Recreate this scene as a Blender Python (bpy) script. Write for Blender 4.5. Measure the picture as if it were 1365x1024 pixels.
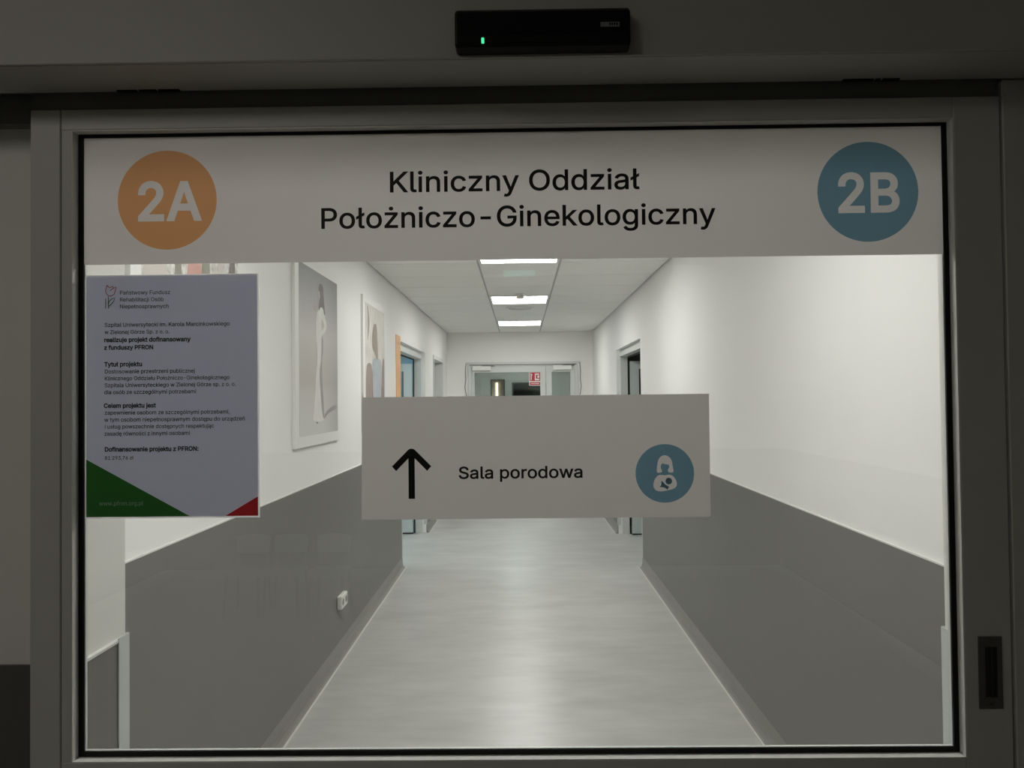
import bpy, bmesh, math, json
import numpy as np
from mathutils import Matrix, Vector
from mathutils.geometry import delaunay_2d_cdt

for _o in list(bpy.data.objects):
    bpy.data.objects.remove(_o)
SC = bpy.context.scene
COL = SC.collection

# ------------------------------------------------------------------ camera, world, exposure
EYE = 1.6
YAW, PITCH, ROLL = math.radians(0.618), math.radians(1.074), math.radians(-0.613)
_f = Vector((-math.sin(YAW) * math.cos(PITCH), math.cos(YAW) * math.cos(PITCH), math.sin(PITCH)))
_r = Vector((math.cos(YAW), math.sin(YAW), 0.0))
_u = _r.cross(_f)
_R = _r * math.cos(ROLL) + _u * math.sin(ROLL)
_U = -_r * math.sin(ROLL) + _u * math.cos(ROLL)
cam_data = bpy.data.cameras.new('camera')
cam_data.sensor_width = 36.0
cam_data.lens = 36.0 * 1025.0 / 1365.0
cam_data.clip_start = 0.02
cam = bpy.data.objects.new('camera', cam_data)
COL.objects.link(cam)
cam.matrix_world = Matrix(((_R.x, _U.x, -_f.x, 0), (_R.y, _U.y, -_f.y, 0), (_R.z, _U.z, -_f.z, EYE), (0, 0, 0, 1)))
SC.camera = cam
world = bpy.data.worlds.new('world')
SC.world = world
world.use_nodes = True
world.node_tree.nodes['Background'].inputs[0].default_value = (0.01, 0.011, 0.012, 1)
SC.view_settings.view_transform = 'Standard'
SC.view_settings.look = 'None'
SC.view_settings.gamma = 1.0
SC.view_settings.use_curve_mapping = False
SC.view_settings.exposure = 0.0
# lamp strengths (the luminaires themselves are built further down)
CORRIDOR_LAMP = 22.5
LOBBY_LAMP = 3.1
ROOM_LAMP = 16.0
VESTIBULE_FILL = 28.0  # strength of the fill panel added to brighten the vestibule

# ------------------------------------------------------------------ helpers
WLOC = {}

def link(o, parent, wloc):
    COL.objects.link(o)
    WLOC[o.name] = Vector(wloc)
    if parent is not None:
        o.parent = parent
        o.location = Vector(wloc) - WLOC[parent.name]
    else:
        o.location = wloc

def tag(o, label=None, cat=None, group=None, kind=None):
    if label: o['label'] = label
    if cat: o['category'] = cat
    if group: o['group'] = group
    if kind: o['kind'] = kind
    return o

def thing(name, label, cat, loc, group=None, kind=None):
    o = bpy.data.objects.new(name, None)
    o.empty_display_size = 0.1
    link(o, None, loc)
    return tag(o, label, cat, group, kind)

def obj(name, bm, mat, parent=None, smooth=False, label=None):
    me = bpy.data.meshes.new(name)
    bm.to_mesh(me)
    bm.free()
    return obj_mesh(name, me, mat, parent, smooth, label)

def obj_mesh(name, me, mat, parent=None, smooth=False, label=None):
    lo = Vector((min(v.co.x for v in me.vertices), min(v.co.y for v in me.vertices), min(v.co.z for v in me.vertices)))
    hi = Vector((max(v.co.x for v in me.vertices), max(v.co.y for v in me.vertices), max(v.co.z for v in me.vertices)))
    c = Vector(((lo.x + hi.x) / 2, (lo.y + hi.y) / 2, lo.z))
    me.transform(Matrix.Translation(-c))
    me.materials.clear()
    me.materials.append(M[mat])
    if smooth:
        for p in me.polygons: p.use_smooth = True
    o = bpy.data.objects.new(name, me)
    link(o, parent, c)
    if label: o['label'] = label
    return o

def box(bm, x0, x1, y0, y1, z0, z1, bev=0.0, seg=2):
    r = bmesh.ops.create_cube(bm, size=1.0)
    vs = r['verts']
    bmesh.ops.scale(bm, vec=(x1 - x0, y1 - y0, z1 - z0), verts=vs)
    bmesh.ops.translate(bm, vec=((x0 + x1) / 2, (y0 + y1) / 2, (z0 + z1) / 2), verts=vs)
    if bev > 0:
        es = {e for v in vs for e in v.link_edges}
        bmesh.ops.bevel(bm, geom=list(es), offset=bev, segments=seg, affect='EDGES', profile=0.5)
    return bm

def B(x0, x1, y0, y1, z0, z1, bev=0.0, seg=2):
    return box(bmesh.new(), x0, x1, y0, y1, z0, z1, bev, seg)

def boxes(*bs):
    bm = bmesh.new()
    for b in bs: box(bm, *b)
    return bm

def cyl(bm, p, axis, r, h, n=24, r2=None):
    """frustum from p along axis ('X','Y','Z'), length h"""
    m = {'Z': Matrix.Identity(4), 'X': Matrix.Rotation(math.pi / 2, 4, 'Y'), 'Y': Matrix.Rotation(-math.pi / 2, 4, 'X')}[axis]
    bmesh.ops.create_cone(bm, cap_ends=True, segments=n, radius1=r, radius2=r if r2 is None else r2, depth=abs(h),
                          matrix=Matrix.Translation(p) @ m @ Matrix.Translation((0, 0, h / 2)))
    return bm

def tube(bm, pts, r, n=8):
    pts = [Vector(p) for p in pts]
    rings = []
    for i, p in enumerate(pts):
        d = (pts[min(i + 1, len(pts) - 1)] - pts[max(i - 1, 0)]).normalized()
        a = d.orthogonal().normalized() if i == 0 else (rings_a - d * rings_a.dot(d)).normalized()
        rings_a = a
        b = d.cross(a)
        rings.append([bm.verts.new(p + (a * math.cos(t) + b * math.sin(t)) * r) for t in [2 * math.pi * k / n for k in range(n)]])
    for q, s in zip(rings, rings[1:]):
        for k in range(n):
            bm.faces.new((q[k], q[(k + 1) % n], s[(k + 1) % n], s[k]))
    bm.faces.new(rings[0][::-1]); bm.faces.new(rings[-1])
    return bm

def sweep_y(bm, prof, y0, y1):
    """profile [(x,z)...] extruded along y"""
    a = [bm.verts.new((x, y0, z)) for x, z in prof]
    b = [bm.verts.new((x, y1, z)) for x, z in prof]
    n = len(prof)
    for i in range(n):
        bm.faces.new((a[i], a[(i + 1) % n], b[(i + 1) % n], b[i]))
    bm.faces.new(a[::-1]); bm.faces.new(b)
    bmesh.ops.recalc_face_normals(bm, faces=bm.faces[:])
    return bm

def sweep_x(bm, prof, x0, x1):
    """profile [(y,z)...] extruded along x"""
    a = [bm.verts.new((x0, y, z)) for y, z in prof]
    b = [bm.verts.new((x1, y, z)) for y, z in prof]
    n = len(prof)
    for i in range(n):
        bm.faces.new((a[i], a[(i + 1) % n], b[(i + 1) % n], b[i]))
    bm.faces.new(a[::-1]); bm.faces.new(b)
    bmesh.ops.recalc_face_normals(bm, faces=bm.faces[:])
    return bm

def sheet(pts, y):
    """flat printed shape facing -y; pts [(x,z)...]"""
    bm = bmesh.new()
    f = bm.faces.new([bm.verts.new((x, y, z)) for x, z in pts]); f.normal_update()
    bmesh.ops.triangulate(bm, faces=[f])
    bmesh.ops.recalc_face_normals(bm, faces=bm.faces[:])
    for f in bm.faces:
        if f.normal.y > 0: f.normal_flip()
    return bm

def wall_sheet(pts, x):
    """flat printed shape on the left wall facing +x; pts [(y,z)...]"""
    bm = bmesh.new()
    f = bm.faces.new([bm.verts.new((x, y, z)) for y, z in pts]); f.normal_update()
    bmesh.ops.triangulate(bm, faces=[f])
    for f in bm.faces:
        f.normal_update()
        if f.normal.x < 0: f.normal_flip()
    return bm

def disc_pts(cx, cz, r, n=64, rz=None):
    rz = r if rz is None else rz
    return [(cx + r * math.cos(2 * math.pi * k / n), cz + rz * math.sin(2 * math.pi * k / n)) for k in range(n)]

def smooth_poly(pts, it=2):
    for _ in range(it):
        q = []
        for i in range(len(pts)):
            a, b = pts[i], pts[(i + 1) % len(pts)]
            q.append((a[0] * .75 + b[0] * .25, a[1] * .75 + b[1] * .25))
            q.append((a[0] * .25 + b[0] * .75, a[1] * .25 + b[1] * .75))
        pts = q
    return pts

def stroke(bm, pts, w, y):
    """flat stroke of width w along 2-D points, facing -y"""
    P = [Vector((p[0], p[1])) for p in pts]
    L, Rr = [], []
    for i, p in enumerate(P):
        d = (P[min(i + 1, len(P) - 1)] - P[max(i - 1, 0)]).normalized()
        n = Vector((-d.y, d.x)) * w / 2
        L.append(bm.verts.new((p.x + n.x, y, p.y + n.y))); Rr.append(bm.verts.new((p.x - n.x, y, p.y - n.y)))
    for i in range(len(P) - 1):
        f = bm.faces.new((L[i], Rr[i], Rr[i + 1], L[i + 1])); f.normal_update()
        if f.normal.y > 0: f.normal_flip()
    return bm

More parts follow.
